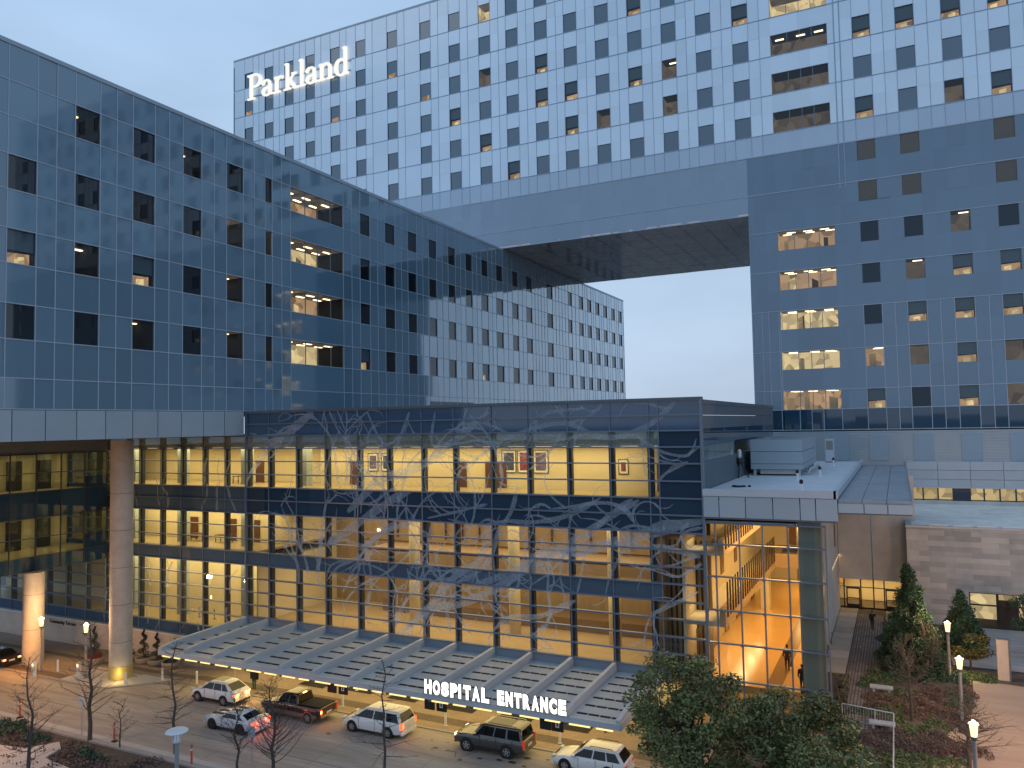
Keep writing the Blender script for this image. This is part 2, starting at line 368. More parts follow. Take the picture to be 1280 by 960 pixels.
# terrain below everything near the buildings (planting soil) : garden and beds
def ztl(u, v): return zt(u, v)
sheet('planting_bed_soil', lin(-12, 40, 52), lin(20, 100, 80), -.02, M['soil'], ztl)
sheet('roadside_bed', lin(-140, -12, 64), lin(15, 35.72, 10), 0.02, M['soil'], lambda u, v: 0.0)
# road (drive), a lay-by toward the canopy
mb = MB(); mb.poly([(-200, 36.2, 0), (-11.5, 36.2, 0), (-11.5, 47.2, 0), (-56, 47.2, 0), (-58.2, 45.2, 0), (-60, 43.6, 0), (-63, 43.3, 0), (-200, 43.3, 0)])
struct(mb.build('road', M['asphalt']))
# gutter bands of the road
mb = MB(); mb.box(-200, -12, 36.2, 36.9, -.1, .004); struct(mb.build('gutter', M['walk']))
mb = MB(); mb.box(-200, -12, 35.75, 36.2, -.3, .13); struct(mb.build('kerb', M['kerb']))
mb = MB()
for a, b in (((-200, 43.3), (-63, 43.3)), ((-63, 43.3), (-60, 43.6)), ((-60, 43.6), (-58.2, 45.2)), ((-58.2, 45.2), (-56, 47.2)), ((-56, 47.2), (-12, 47.2))):
    dx, dy = b[0] - a[0], b[1] - a[1]; L = math.hypot(dx, dy); nx, ny = -dy / L * .22, dx / L * .22
    mb.hexa([(a[0], a[1], -.3), (b[0], b[1], -.3), (b[0] + nx, b[1] + ny, -.3), (a[0] + nx, a[1] + ny, -.3), (a[0], a[1], .06), (b[0], b[1], .06), (b[0] + nx, b[1] + ny, .06), (a[0] + nx, a[1] + ny, .06)])
struct(mb.build('kerb', M['kerb']))
# pavements : paver sheet, pale walk, dark bands
def zwalk(u, v): return zt(u, v) + .045
sheet('pavement', lin(-140, -56.2, 60) + lin(-55.5, -11.5, 30), lin(47.45, 54.3, 14), 0, M['pavers'], zwalk)
sheet('pavement', lin(-140, -60.2, 40), lin(43.55, 47.45, 6), 0, M['pavers'], zwalk)
mb = MB(); mb.poly([(-60.2, 43.85, .05), (-58.4, 45.4, .05), (-56.2, 47.45, .05), (-60.2, 47.45, .05)]); struct(mb.build('pavement', M['walk']))
sheet('pavement_strip', lin(-66, -60, 4), lin(43.6, 47.3, 4), .006, M['walk'], zwalk)
sheet('paving_band', lin(-140, -12, 60), lin(48.4, 49.5, 2), .006, M['paver_dark'], zwalk)
sheet('paving_band', lin(-140, -66, 30), lin(43.7, 44.6, 2), .008, M['paver_dark'], zwalk)
# small concrete apron in the roadside bed
mb = MB(); mb.prism([(*onz(-60, 985)[:2], .03), (*onz(-60, 925)[:2], .03), (*onz(30, 938)[:2], .03), (*onz(74, 930)[:2], .03), (*onz(76, 938)[:2], .03), (*onz(56, 950)[:2], .03), (*onz(115, 975)[:2], .03), (*onz(110, 1000)[:2], .03)], (0, 0, .12)); struct(mb.build('concrete_path', M['walk']))
# garden : cobble strip, walkway slabs, forecourt drive
def zg(u, v): return zt(u, v)
sheet('cobbled_path', lin(-4.3, -1.9, 4), lin(46, 86.5, 40), .03, M['cobble'], lambda u, v: zt(u, v) if u > -1.95 else 1.6 * sstep(v, 38, 48))
def slab(x0, x1, v0, v1, nm='walkway'):
    mb = MB(); n = int((v1 - v0) / 1.9)
    for k in range(n):
        a = v0 + (v1 - v0) * k / n
        mb.shade = RNG.random(); mb.box(x0, x1, a + .03, a + (v1 - v0) / n - .03, 1.45, 1.67)
    struct(mb.build(nm, [pbr('walkway slab', (0.42, 0.375, 0.325), .85, var=.1, vs=.8, objvar=.25)]))
slab(-6.05, -4.4, 66, 88.5); slab(-1.8, .2, 69, 88.5)
mb = MB(); mb.prism([(*onz(1108, 800, 1.6)[:2], 1.62), (*onz(1130, 805, 1.6)[:2], 1.62), (*onz(1130, 809, 1.6)[:2], 1.62), (*onz(1108, 805, 1.6)[:2], 1.62)], (0, 0, .05)); struct(mb.build('walkway', M['walk']))
dr = [onz(1216, 851, 1.64), onz(1262, 856, 1.64), (30, 64, 1.64), (30, 40, 1.64), onz(1170, 1010, 1.64), onz(1150, 960, 1.64), onz(1185, 945, 1.64), onz(1172, 908, 1.64), onz(1214, 893, 1.64), onz(1217, 868, 1.64)]
mb = MB(); mb.poly(dr); struct(mb.build('forecourt', pbr('forecourt concrete', (0.36, 0.28, 0.22), .8, var=.12, vs=.4, var2=.1, vs2=1.4, stretch=(.25, 2.2, 1))))
sheet('pavement', lin(3.2, 34, 6), lin(71.5, 84.9, 4), .03, pbr('grey forecourt paving', (.36, .345, .33), .8, var=.3, vs=.5, var2=.12, vs2=3, stretch=(.3, 2.5, 1)), zt)
mb = MB(); mb.poly([onz(1163, 905, 1.63), onz(1196, 908, 1.63), onz(1198, 925, 1.63), onz(1166, 921, 1.63)]); struct(mb.build('walkway', M['walk']))

# ------------------------------------------------------------------ facade helpers
def cells(ss, ts, holes):
    for i in range(len(ss) - 1):
        for j in range(len(ts) - 1):
            sc, tc = (ss[i] + ss[i + 1]) / 2, (ts[j] + ts[j + 1]) / 2
            if any(h[0] < sc < h[1] and h[2] < tc < h[3] for h in holes): continue
            yield ss[i], ss[i + 1], ts[j], ts[j + 1]
def uniq(a):
    a = sorted(a); o = [a[0]]
    for x in a[1:]:
        if x - o[-1] > .03: o.append(x)
    return o
def panels(mb, P, ss, ts, holes, pick, tilt=.004):
    for s0, s1, t0, t1 in cells(ss, ts, holes):
        mb.cur = pick((s0 + s1) / 2, (t0 + t1) / 2); mb.shade = RNG.random()
        j = [RNG.gauss(0, tilt) for _ in range(3)]
        mb.poly([P(s0, t0, .02 + j[0]), P(s1, t0, .02 + j[1]), P(s1, t1, .02 + j[1] + j[2] - j[0]), P(s0, t1, .02 + j[2])])
def strip(mb, P, s0, s1, t0, t1, d=.05):
    a, b = (P(s0, t0, d), P(s1, t0, d)), (P(s1, t1, d), P(s0, t1, d))
    c, e = (P(s0, t0, 0), P(s1, t0, 0)), (P(s1, t1, 0), P(s0, t1, 0))
    mb.hexa([c[0], c[1], e[0], e[1], a[0], a[1], b[0], b[1]])

# lit room behind a pane : one mesh, several materials
def lit_room_mat(name, c, s, band):
    m, nt, out = newmat(name)
    g = N(nt, 'ShaderNodeNewGeometry')
    v = N(nt, 'ShaderNodeTexVoronoi', feature='F1'); v.inputs['Scale'].default_value = band; nt.links.new(g.outputs['Position'], v.inputs['Vector'])
    mr = N(nt, 'ShaderNodeMapRange'); mr.inputs[3].default_value = .25; mr.inputs[4].default_value = 1.0
    nt.links.new(v.outputs['Color'], mr.inputs[0])
    e = N(nt, 'ShaderNodeEmission'); e.inputs[0].default_value = (*c, 1)
    mu = N(nt, 'ShaderNodeMath', operation='MULTIPLY'); mu.inputs[1].default_value = s
    nt.links.new(mr.outputs[0], mu.inputs[0]); nt.links.new(mu.outputs[0], e.inputs[1])
    nt.links.new(e.outputs[0], out.inputs[0]); return m
M['room_bright'] = lit_room_mat('lit room', (1.0, .76, .40), 1.0, 1.1)
M['room_mid'] = lit_room_mat('dimly lit room', (.95, .60, .33), .60, .9)
M['room_dim'] = lit_room_mat('faintly lit room', (.55, .42, .30), .26, .9)
M['room_dark'] = pbr('unlit room', (0.02, 0.022, 0.025), .9)
M['pane_clear'] = glass('clear window pane', (0.85, 0.86, 0.82), 1.6, .9)

def room(parent, P, s0, s1, t0, t1, depth, mode):
    """open box behind a window : back wall, sides, ceiling, floor, light bars"""
    mb = MB(); h = t1 - t0
    q = lambda s, t, d: P(s, t, -d)
    lo = t0
    mats = [M['room_dark'], M['room_bright'], M['room_mid'], M['room_dim'], M['light_bar'], M['int_cream'], M['door_wood'], M['blind']]
    d0 = .12
    def quad(m, a, b, c, d): mb.cur = m; mb.poly([a, b, c, d])
    wall = {'blind': 0, 'low': 0, 'bright': 1, 'mid': 2, 'dim': 3, 'office': 2, 'bars': 3, 'lit': 1}[mode]
    quad(wall, q(s0, lo, depth), q(s1, lo, depth), q(s1, t1, depth), q(s0, t1, depth))
    quad(wall if wall else 0, q(s0, lo, d0), q(s0, lo, depth), q(s0, t1, depth), q(s0, t1, d0))
    quad(0, q(s1, lo, d0), q(s1, lo, depth), q(s1, t1, depth), q(s1, t1, d0))
    quad(0, q(s0, lo, d0), q(s1, lo, d0), q(s1, lo, depth), q(s0, lo, depth))
    quad(3 if mode in ('bright', 'office', 'lit') else 0, q(s0, t1, d0), q(s1, t1, d0), q(s1, t1, depth), q(s0, t1, depth))
    w = s1 - s0
    if mode == 'low':                                   # a lamp-lit lower half with the blind drawn above
        quad(7, q(s0, lo + .40 * h, .2), q(s1, lo + .40 * h, .2), q(s1, t1, .2), q(s0, t1, .2))
        quad(2, q(s0 + .05 * w, lo, .6), q(s1 - .05 * w, lo, .6), q(s1 - .05 * w, lo + .38 * h, .6), q(s0 + .05 * w, lo + .34 * h, .6))
        a = s0 + w * RNG.uniform(.15, .5)
        quad(1, q(a, lo + .02 * h, .55), q(a + .35 * w, lo + .02 * h, .55), q(a + .35 * w, lo + .28 * h, .55), q(a, lo + .24 * h, .55))
    if mode in ('bars', 'office', 'lit'):
        n = max(1, int(w / 2.2))
        for k in range(n):
            for dd in ((.35, .7) if mode != 'bars' else (.5,)):
                a = s0 + w * (k + RNG.uniform(.2, .5)) / n
                mb.cur = 4; L = min(1.1, w * .5)
                p = [q(a, t1 - .12, dd * depth), q(a + L, t1 - .12, dd * depth), q(a + L, t1 - .12, dd * depth + .3), q(a, t1 - .12, dd * depth + .3),
                     q(a, t1 - .05, dd * depth), q(a + L, t1 - .05, dd * depth), q(a + L, t1 - .05, dd * depth + .3), q(a, t1 - .05, dd * depth + .3)]
                mb.hexa(p)
    if mode in ('office', 'lit'):
        for k in range(max(1, int(w / 2.4))):
            a = s0 + w * RNG.uniform(.05, .8); ww = RNG.uniform(.5, 1.1)
            quad(RNG.choice((1, 1, 6, 5)), q(a, lo, depth - .1), q(min(s1, a + ww), lo, depth - .1), q(min(s1, a + ww), lo + h * RNG.uniform(.5, .85), depth - .1), q(a, lo + h * .7, depth - .1))
        a = s0 + w * .3
        mb.cur = 0
    return mb.build('lit_room', mats, parent, fixn='no')

def window(parent, P, s0, s1, t0, t1, mode, panemat, depth=2.6, name='window', mull=None):
    mb = MB(); mb.poly([P(s0, t0, -.09), P(s1, t0, -.09), P(s1, t1, -.09), P(s0, t1, -.09)])
    w = mb.build(name, panemat if mode is None else M['pane_clear'], parent, fixn='no')
    fr = MB(); f = .05
    for a in ((s0, s0 + f, t0, t1), (s1 - f, s1, t0, t1), (s0 + f, s1 - f, t0, t0 + f), (s0 + f, s1 - f, t1 - f, t1)):
        p = [P(a[0], a[2], -.10), P(a[1], a[2], -.10), P(a[1], a[3], -.10), P(a[0], a[3], -.10), P(a[0], a[2], -.015), P(a[1], a[2], -.015), P(a[1], a[3], -.015), P(a[0], a[3], -.015)]
        fr.hexa(p)
    for m_ in (mull or []):
        p = [P(m_ - .04, t0, -.10), P(m_ + .04, t0, -.10), P(m_ + .04, t1, -.10), P(m_ - .04, t1, -.10), P(m_ - .04, t0, -.03), P(m_ + .04, t0, -.03), P(m_ + .04, t1, -.03), P(m_ - .04, t1, -.03)]
        fr.hexa(p)
    fr.build('frame', M['mullion'], w)
    if mode: room(w, P, s0, s1, t0, t1, depth, mode)
    return w

# ------------------------------------------------------------------ hospital tower
VT = 110.93 * K
tower = thing('hospital_tower', 'tall pale blue tower bridging over the gap, with a white word on its upper corner', 'building', (-17, VT, 0))
TM = Matrix.Translation((-17, VT, 0)).inverted()
def PT(s, t, d): return (s, VT - d, t)
def local(o, root):           # meshes are written in world space, parents sit at their base
    o.matrix_parent_inverse = Matrix.Translation(root.location).inverted(); return o
def wparts(root, *objs):
    for o in objs: local(o, root)
TC = [-112.7, -107.48, -102.42, -97.27, -91.38, -85.55, -78.64, -71.74, -65.9, -60.11, -55.05, -49.87, -44.83, -39.61, -34.42, -29.23, -24.14, -18.96]
TR = [(91.45, 88.45), (85.96, 82.96), (80.45, 77.47), (74.9, 71.95), (69.42, 66.48), (63.95, 61.0)]
LC = [-3.38, 1.76, 7.0, 12.1] + [17.3 + 5.17 * k for k in range(11)]
LR = [(47.2, 44.5), (41.65, 39.0), (36.17, 33.56), (30.58, 28.05), (25.23, 22.64)]
GR = [(58.12, 55.4), (52.55, 50.0)]
BW = (-13.8, -6.45)
WIN = []      # s0,s1,t0,t1,mode,kind
lit = {(6, 1): 'low', (7, 2): 'low', (8, 3): 'low', (9, 0): 'bright', (9, 2): 'dim', (9, 4): 'low', (10, 5): 'low', (11, 2): 'low', (11, 3): 'low', (12, 3): 'low', (12, 4): 'low',
       (14, 1): 'low', (14, 3): 'low', (15, 3): 'bars', (17, 2): 'low', (0, 1): 'low', (4, 2): 'low', (3, 0): 'low', (13, 4): 'dim', (15, 4): 'dim', (0, 0): 'dim'}
for ci, c in enumerate(TC):
    for ri, (a, b) in enumerate(TR): WIN.append((c * K, (c + 2.2) * K, kz(b), kz(a), lit.get((ci, ri)), 'w'))
litL = {(0, 3): 'low', (1, 3): 'low', (2, 3): 'low', (3, 3): 'low', (3, 5): 'low', (0, 5): 'low', (2, 5): 'dim'}
for ci, c in enumerate(LC):
    for ri, (a, b) in enumerate(TR): WIN.append((c * K, (c + 2.2) * K, kz(b), kz(a), litL.get((ci, ri)), 'w'))
    for (a, b) in GR:
        if ci != 2: WIN.append((c * K, (c + 2.2) * K, kz(b), kz(a), None, 'g'))
litR = {(2, 0): 'bars', (1, 1): 'bars', (2, 1): 'low', (3, 1): 'low', (1, 2): 'low', (2, 2): 'low', (3, 2): 'low', (0, 3): 'office', (1, 3): 'dim', (2, 3): 'low', (3, 3): 'dim', (0, 4): 'low', (2, 4): 'low', (3, 4): 'dim'}
for ci, c in enumerate(LC):
    for ri, (a, b) in enumerate(LR): WIN.append((c * K, (c + 2.2) * K, kz(b), kz(a), litR.get((ci, ri)), 'w'))
for (a, b), md in zip(TR + LR, ('dim', 'office', 'bright', 'bars', 'dim', 'dim', 'office', 'office', 'lit', 'lit', 'office')):
    WIN.append((BW[0] * K, BW[1] * K, kz(b), kz(a), md, 'b'))
UL, UR, UJ = -115.67 * K, 74 * K, -17.55 * K
ZT, ZS, ZB = kz(94.8), kz(49.9), kz(19.8)
ss = [UL, UR, UJ]
for c in TC + LC: ss += [c * K, (c + 2.2) * K, (c + 3.7) * K]
ss += [BW[0] * K, BW[1] * K, -11.7 * K, -10.2 * K, -8.7 * K, -4.9 * K, -5.6 * K]
ss = uniq([s for s in ss if UL <= s <= UR])
ts = [ZT, ZS, ZB]
for (a, b) in TR + GR + LR: ts += [kz(a), kz(b)]
ts = uniq(ts)
holes = [(w[0], w[1], w[2], w[3]) for w in WIN] + [(UL - 1, UJ, ZB - 1, ZS)]
mb = MB()
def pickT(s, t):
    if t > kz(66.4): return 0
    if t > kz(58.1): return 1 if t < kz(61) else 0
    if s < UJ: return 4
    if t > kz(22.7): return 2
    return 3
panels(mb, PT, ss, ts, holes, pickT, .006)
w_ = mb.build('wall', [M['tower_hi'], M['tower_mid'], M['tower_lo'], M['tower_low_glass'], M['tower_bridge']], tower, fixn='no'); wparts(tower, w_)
# solid core behind the glazing, side walls, roof, soffit of the bridge
DEP = 36.5 * K
mb = MB(); mb.box(UL + .05, UR, VT + 3.2, VT + DEP, ZS + .3, ZT - .4); mb.box(UJ + .05, UR, VT + 3.2, VT + DEP, 0, ZS + .3)
mb.box(UL + .05, -76, VT + 3.2, VT + DEP, 0, ZS + .3); wparts(tower, mb.build('core_wall', M['tower_lo'], tower))
mb = MB(); mb.box(UL - .02, UL + .3, VT - .03, VT + DEP, ZS, ZT); mb.box(UJ - .02, UJ + .3, VT - .03, VT + DEP, ZB - 6, ZS - .3); wparts(tower, mb.build('side_wall', M['tower_lo'], tower))
mb = MB(); mb.box(UL, UR, VT - .06, VT + DEP, ZT - .35, ZT); wparts(tower, mb.build('roof', M['metal'], tower))
mb = MB()
nu = 14
for i in range(nu):
    for j in range(6):
        a, b = -62 + (UJ + 62) * i / nu, -62 + (UJ + 62) * (i + 1) / nu
        c, d = VT + DEP * j / 6, VT + DEP * (j + 1) / 6
        mb.shade = RNG.random(); q = [RNG.gauss(0, .01) for _ in range(4)]
        mb.poly([(a + .04, c + .04, ZS + q[0]), (b - .04, c + .04, ZS + q[1]), (b - .04, d - .04, ZS + q[2]), (a + .04, d - .04, ZS + q[3])])
mb.box(-62, UJ + .3, VT - .02, VT + DEP, ZS + .04, ZS + .3)
wparts(tower, mb.build('soffit', M['soffit'], tower, fixn='no'))
mb = MB()
for c in TC + LC:
    lo = ZS if c < -17 else ZB
    for e in (c, c + 2.2, c + 3.7):
        top, bot = ZT, lo
        if e * K < UR and not BW[0] < e < BW[1]: strip(mb, PT, e * K - .03, e * K + .03, max(bot, kz(58.1)), top, .05)
for e in (-5.6, -4.9): strip(mb, PT, e * K - .06, e * K + .06, kz(52), ZT, .08)
for (a, b) in TR: strip(mb, PT, UL, UR, kz(b) - .05, kz(b) + .05, .065)
wparts(tower, mb.build('panel_joint', M['joint_dark'], tower))
mb = MB()
for c in LC + [-17.5, -16.2]:
    for e in (c, c + 2.2, c + 3.7):
        if e * K < UR and not BW[0] < e < BW[1]: strip(mb, PT, e * K - .035, e * K + .035, ZB, kz(36.2), .06)
for (a, b) in LR + [(19.9, 19.9)]:
    strip(mb, PT, UJ, UR, kz(a) - .04, kz(a) + .04, .065)
strip(mb, PT, UJ, UR, kz(22.64) - .04, kz(22.64) + .04, .066)
strip(mb, PT, -62, UR, kz(58.1) - .07, kz(58.1) + .07, .07); strip(mb, PT, -62, UR, kz(52.67) - .05, kz(52.67) + .05, .07); strip(mb, PT, UL, UJ, ZS, ZS + .12, .07)
for e in (-13.8, -11.7, -10.2, -8.7, -6.45): strip(mb, PT, e * K - .035, e * K + .035, ZB, kz(22.64), .06)
wparts(tower, mb.build('panel_trim', M['joint_light'], tower))
def project(p):
    q = np.array(p) - np.array([0, 0, HCAM]); z = q @ FW
    return 640 + FPX * (q @ R2) / z, 480 - FPX * (q @ UP2) / z
vis = []; rest = []
for w in WIN:
    x, y = project(PT((w[0] + w[1]) / 2, (w[2] + w[3]) / 2, 0))
    (vis if (-5 < x < 1285 and -12 < y < 970) else rest).append((-(w[1] - w[0]) * 1e3 - x, w))
vis.sort(key=lambda t: t[0])
one = [w for _, w in vis[:98]]; many = [w for _, w in vis[98:]] + [w for _, w in rest]
for w in one:
    if w[5] == 'g':
        mb = MB(); n = 14
        for k in range(n):
            t = w[2] + (w[3] - w[2]) * k / n; h = (w[3] - w[2]) / n
            mb.poly([PT(w[0], t, -.12), PT(w[1], t, -.12), PT(w[1], t + h * .95, -.03), PT(w[0], t + h * .95, -.03)])
        wparts(tower, mb.build('louvre', M['grille'], tower))
    else:
        mull = [w[0] + (w[1] - w[0]) * f for f in (.3, .52, .73)] if w[5] == 'b' else None
        o = window(tower, PT, *w[:5], M['pane_leg'] if w[3] < kz(48) else M['pane'], mull=mull, depth=2.9 if w[5] == 'b' else 2.4); wparts(tower, o)
mb = MB(); mr_ = MB()
for w in many:
    mb.cur = 1 if w[5] == 'g' else 0
    mb.poly([PT(w[0], w[2], -.09), PT(w[1], w[2], -.09), PT(w[1], w[3], -.09), PT(w[0], w[3], -.09)])
    if w[4] in ('low', 'bars', 'bright'):
        mb.cur = 3 if w[4] == 'bright' else 2
        a, b = w[0] + .3, w[1] - .4
        mb.poly([PT(a, w[2], -.08), PT(b, w[2], -.08), PT(b, w[2] + .85, -.08), PT(a, w[2] + .7, -.08)])
o = mb.build('window', [M['pane'], M['grille'], M['room_mid'], M['room_bright']], tower, fixn='no'); o['kind'] = 'stuff'; wparts(tower, o)

# the word on the tower : serif letters made of strokes, standing off the wall
def stroke(mb, pts, ws, y0, y1):
    n = len(pts); L = []; R = []
    for i, (x, z) in enumerate(pts):
        a, b = pts[max(i - 1, 0)], pts[min(i + 1, n - 1)]
        dx, dz = b[0] - a[0], b[1] - a[1]; l = math.hypot(dx, dz) or 1
        w = ws[i] if isinstance(ws, (list, tuple)) else ws
        L.append((x - dz / l * w / 2, z + dx / l * w / 2)); R.append((x + dz / l * w / 2, z - dx / l * w / 2))
    for i in range(n - 1):
        mb.hexa([(L[i][0], y0, L[i][1]), (R[i][0], y0, R[i][1]), (R[i + 1][0], y0, R[i + 1][1]), (L[i + 1][0], y0, L[i + 1][1]),
                 (L[i][0], y1, L[i][1]), (R[i][0], y1, R[i][1]), (R[i + 1][0], y1, R[i + 1][1]), (L[i + 1][0], y1, L[i + 1][1])])
def arc(cx, cz, rx, rz, a0, a1, n=12): return [(cx + rx * math.cos(math.radians(a0 + (a1 - a0) * i / n)), cz + rz * math.sin(math.radians(a0 + (a1 - a0) * i / n))) for i in range(n + 1)]
def thickthin(pts, thick, thin):
    out = []
    for i in range(len(pts)):
        a, b = pts[max(i - 1, 0)], pts[min(i + 1, len(pts) - 1)]
        dx, dz = abs(b[0] - a[0]), abs(b[1] - a[1]); f = dz / (math.hypot(dx, dz) or 1); out.append(thin + (thick - thin) * f ** 1.3)
    return out
def glyph(ch):
    T, t = .135, .05
    S = []
    def serif(x, z, w=.26): S.append(([(x - w / 2, z), (x + w / 2, z)], t * 1.15))
    def bowl(cx, cz, rx, rz, a0, a1, n=16):
        p = arc(cx, cz, rx, rz, a0, a1, n); S.append((p, thickthin(p, T, t)))
    if ch == 'P':
        S.append(([(.16, 0), (.16, 1)], T)); serif(.16, .025, .32); serif(.12, .975, .24)
        bowl(.30, .74, .27, .245, 90, -90); S.append(([(.14, .985), (.31, .985)], t)); S.append(([(.16, .495), (.31, .495)], t)); return S, .62
    if ch == 'a':
        S.append(([(.36, .08), (.36, .46)], T)); bowl(.21, .45, .15, .17, 175, 10, 10); S.append(([(.36, .07), (.42, .03), (.48, .06)], t * 1.3))
        bowl(.22, .165, .15, .15, 60, 330, 14); S.append(([(.36, .35), (.24, .31)], t * 1.2)); S.append(([(.075, .50), (.09, .46)], .1)); return S, .52
    if ch == 'r':
        S.append(([(.14, 0), (.14, .62)], T)); serif(.14, .025, .30); S.append(([(.04, .59), (.14, .62)], t * 1.3)); bowl(.31, .43, .16, .18, 170, 60, 8); S.append(([(.38, .575), (.41, .54)], .12)); return S, .46
    if ch == 'k':
        S.append(([(.14, 0), (.14, 1.04)], T)); serif(.14, .025, .30); S.append(([(.04, 1.01), (.14, 1.04)], t * 1.3)); S.append(([(.17, .28), (.42, .58)], t * 1.2)); S.append(([(.24, .36), (.47, .03)], T)); serif(.42, .595, .2); serif(.50, .025, .24); return S, .60
    if ch == 'l':
        S.append(([(.14, 0), (.14, 1.04)], T)); serif(.14, .025, .30); S.append(([(.04, 1.01), (.14, 1.04)], t * 1.3)); return S, .30
    if ch == 'n':
        S.append(([(.14, 0), (.14, .62)], T)); serif(.14, .025, .28); S.append(([(.04, .59), (.14, .62)], t * 1.3)); bowl(.31, .42, .165, .19, 165, 0, 10); S.append(([(.475, .43), (.475, 0)], T)); serif(.475, .025, .26); return S, .64
    if ch == 'd':
        S.append(([(.44, .03), (.44, 1.04)], T)); S.append(([(.34, 1.01), (.44, 1.04)], t * 1.3)); bowl(.27, .31, .20, .30, 50, 310, 18); S.append(([(.44, .03), (.56, .04)], t * 1.3)); return S, .60
sign = thing('wall_sign', 'white lit serif word sign on the upper left corner of the pale tower', 'sign', (-108.4, VT - .4, 84.0))
x0, x1 = -108.5, -84.3; tot = sum(glyph(c)[1] for c in 'Parkland'); hh = 4.75; sx = (x1 - x0) / tot
x = x0
for c in 'Parkland':
    S, w = glyph(c); mb = MB()
    for k, (pts, ws) in enumerate(S):
        f = (sx + hh) / 2
        W = [q * f for q in ws] if isinstance(ws, (list, tuple)) else ws * f
        stroke(mb, [(x + p[0] * sx, 84.0 + p[1] * hh) for p in pts], W, VT - .55 - .004 * k, VT - .25)
    o = mb.build('letter', M['letter_white'], sign); wparts(sign, o); x += w * sx
mb = MB(); mb.box(x0, x1, VT - .25, VT - .05, 84.6, 84.75); mb.box(x0, x1, VT - .25, VT - .05, 86.4, 86.55); wparts(sign, mb.build('rail', M['metal_l'], sign))

# ------------------------------------------------------------------ office wing
U0 = -56.32 * K
def PW(s, t, d): return (U0 + d, s, t)
wing = thing('office_wing', 'dark blue glass office wing with a flat roof and grey fascia, above the concrete columns', 'building', (U0, 54, 0))
WR = [(46.9, 44.3), (41.5, 38.93), (36.12, 33.6), (30.72, 28.15)]
WC = [(17.72, 19.87), (22.77, 24.92), (27.82, 29.97), (32.87, 35.0), (37.94, 40.05), (43.0, 45.17), (48.06, 50.15), (53.08, 55.21), (58.09, 59.1), (61.75, 70.4), (73.49, 75.45), (78.51, 80.65), (83.54, 85.63), (88.59, 90.6),
      (93.67, 95.7), (98.65, 100.69), (103.5, 105.7), (108.4, 110.75), (114.16, 116.41), (119.56, 121.87), (128.49, 130.97), (138.56, 140.5), (144.27, 146.6), (149.05, 151.3), (153.9, 156.2), (158.8, 161.1), (164.0, 166.3), (169.0, 171.2)]
V0, V1 = 14 * K, 172.4 * K
wlit = {(3, 2): 'low', (4, 0): 'bars', (5, 1): 'bars', (6, 0): 'bars', (4, 2): 'bars', (5, 2): 'low', (5, 3): 'bars', (7, 1): 'bright', (7, 2): 'office', (7, 3): 'office', (8, 1): 'bright', (8, 0): 'dim', (8, 2): 'dim', (8, 3): 'mid',
        (9, 0): 'office', (9, 1): 'lit', (9, 2): 'office', (9, 3): 'lit', (10, 3): 'low', (11, 3): 'dim', (16, 3): 'low', (20, 0): 'dim', (20, 1): 'dim'}
WW = []
for ci, (a, b) in enumerate(WC):
    for ri, (t, l) in enumerate(WR):
        if ci == 3 and ri == 0: continue
        WW.append((a * K, b * K, kz(l), kz(t), wlit.get((ci, ri))))
ZW0, ZW1, ZWF = kz(23.15), kz(49.85), kz(20.83)
ss = [V0, V1]
for i, (a, b) in enumerate(WC):
    ss += [a * K, b * K]
    nx = WC[i + 1][0] if i + 1 < len(WC) else b + 1
    gap = nx - b
    if gap > 2.2: ss += [(b + gap * k / (2 if gap < 4 else round(gap / 1.45))) * K for k in range(1, (2 if gap < 4 else round(gap / 1.45)))]
ss = uniq(ss); ts = uniq([ZW0, ZW1, kz(25.37)] + [kz(z) for r in WR for z in r])
mb = MB(); panels(mb, PW, ss, ts, [w[:4] for w in WW], lambda s, t: 0, .007)
o = mb.build('wall', M['wing_glass'], wing, fixn='no'); wparts(wing, o)
mb = MB()
for s in ss: strip(mb, PW, s - .035, s + .035, ZW0, ZW1 - .3, .05) if not (61.8 * K < s < 70.3 * K) else None
for t in ts[:-1]: strip(mb, PW, V0, V1, t - .035, t + .035, .055)
wparts(wing, mb.build('panel_trim', M['joint_light'], wing))
mb = MB(); mb.box(U0 - 24, U0 - 4.2, V0, V1 - .05, ZW0, ZW1 - .4); wparts(wing, mb.build('core_wall', M['room_dark'], wing))
mb = MB(); mb.box(U0 - 24.1, U0 + .03, V1, V1 + .3, kz(20), ZW1 - .3); mb.box(U0 - 24.1, U0 + .03, V0 - .3, V0, ZWF, ZW1 - .3); wparts(wing, mb.build('end_wall', M['tower_mid'], wing))
mb = MB(); mb.box(U0 - 24.2, U0 + .09, V0 - .3, V1 + .32, ZW1 - .32, ZW1); mb.box(U0 - 12, U0 - 2, 56, 96, ZW1 + .003, ZW1 + 1.1); wparts(wing, mb.build('roof', M['metal'], wing))
for w in WW:
    mull = [w[0] + (w[1] - w[0]) * f for f in (.27, .5, .75)] if w[1] - w[0] > 4 else None
    o = window(wing, PW, *w, M['pane_wing'], depth=3.8, mull=mull); wparts(wing, o)
# grey fascia panels below the glass, recessed strip and soffit
mb = MB(); n = 17; fs = lin(V0, 53.7, n)
for i in range(n):
    mb.shade = RNG.random(); mb.box(U0 - .3, U0 + .12, fs[i] + .035, fs[i + 1] - .035, ZWF, ZW0 - .08)
wparts(wing, mb.build('fascia', M['metal'], wing))
mb = MB(); mb.box(U0 - .35, U0 + .02, V0, 53.7, ZWF + .05, ZW0 + .02); wparts(wing, mb.build('fascia_gap', M['slot'], wing))
mb = MB(); mb.box(U0 - 24, U0 - .31, V0, 54.4, ZWF - .05, ZWF + .12)
for k in range(1, 12): pass
wparts(wing, mb.build('soffit', M['metal_d'], wing))
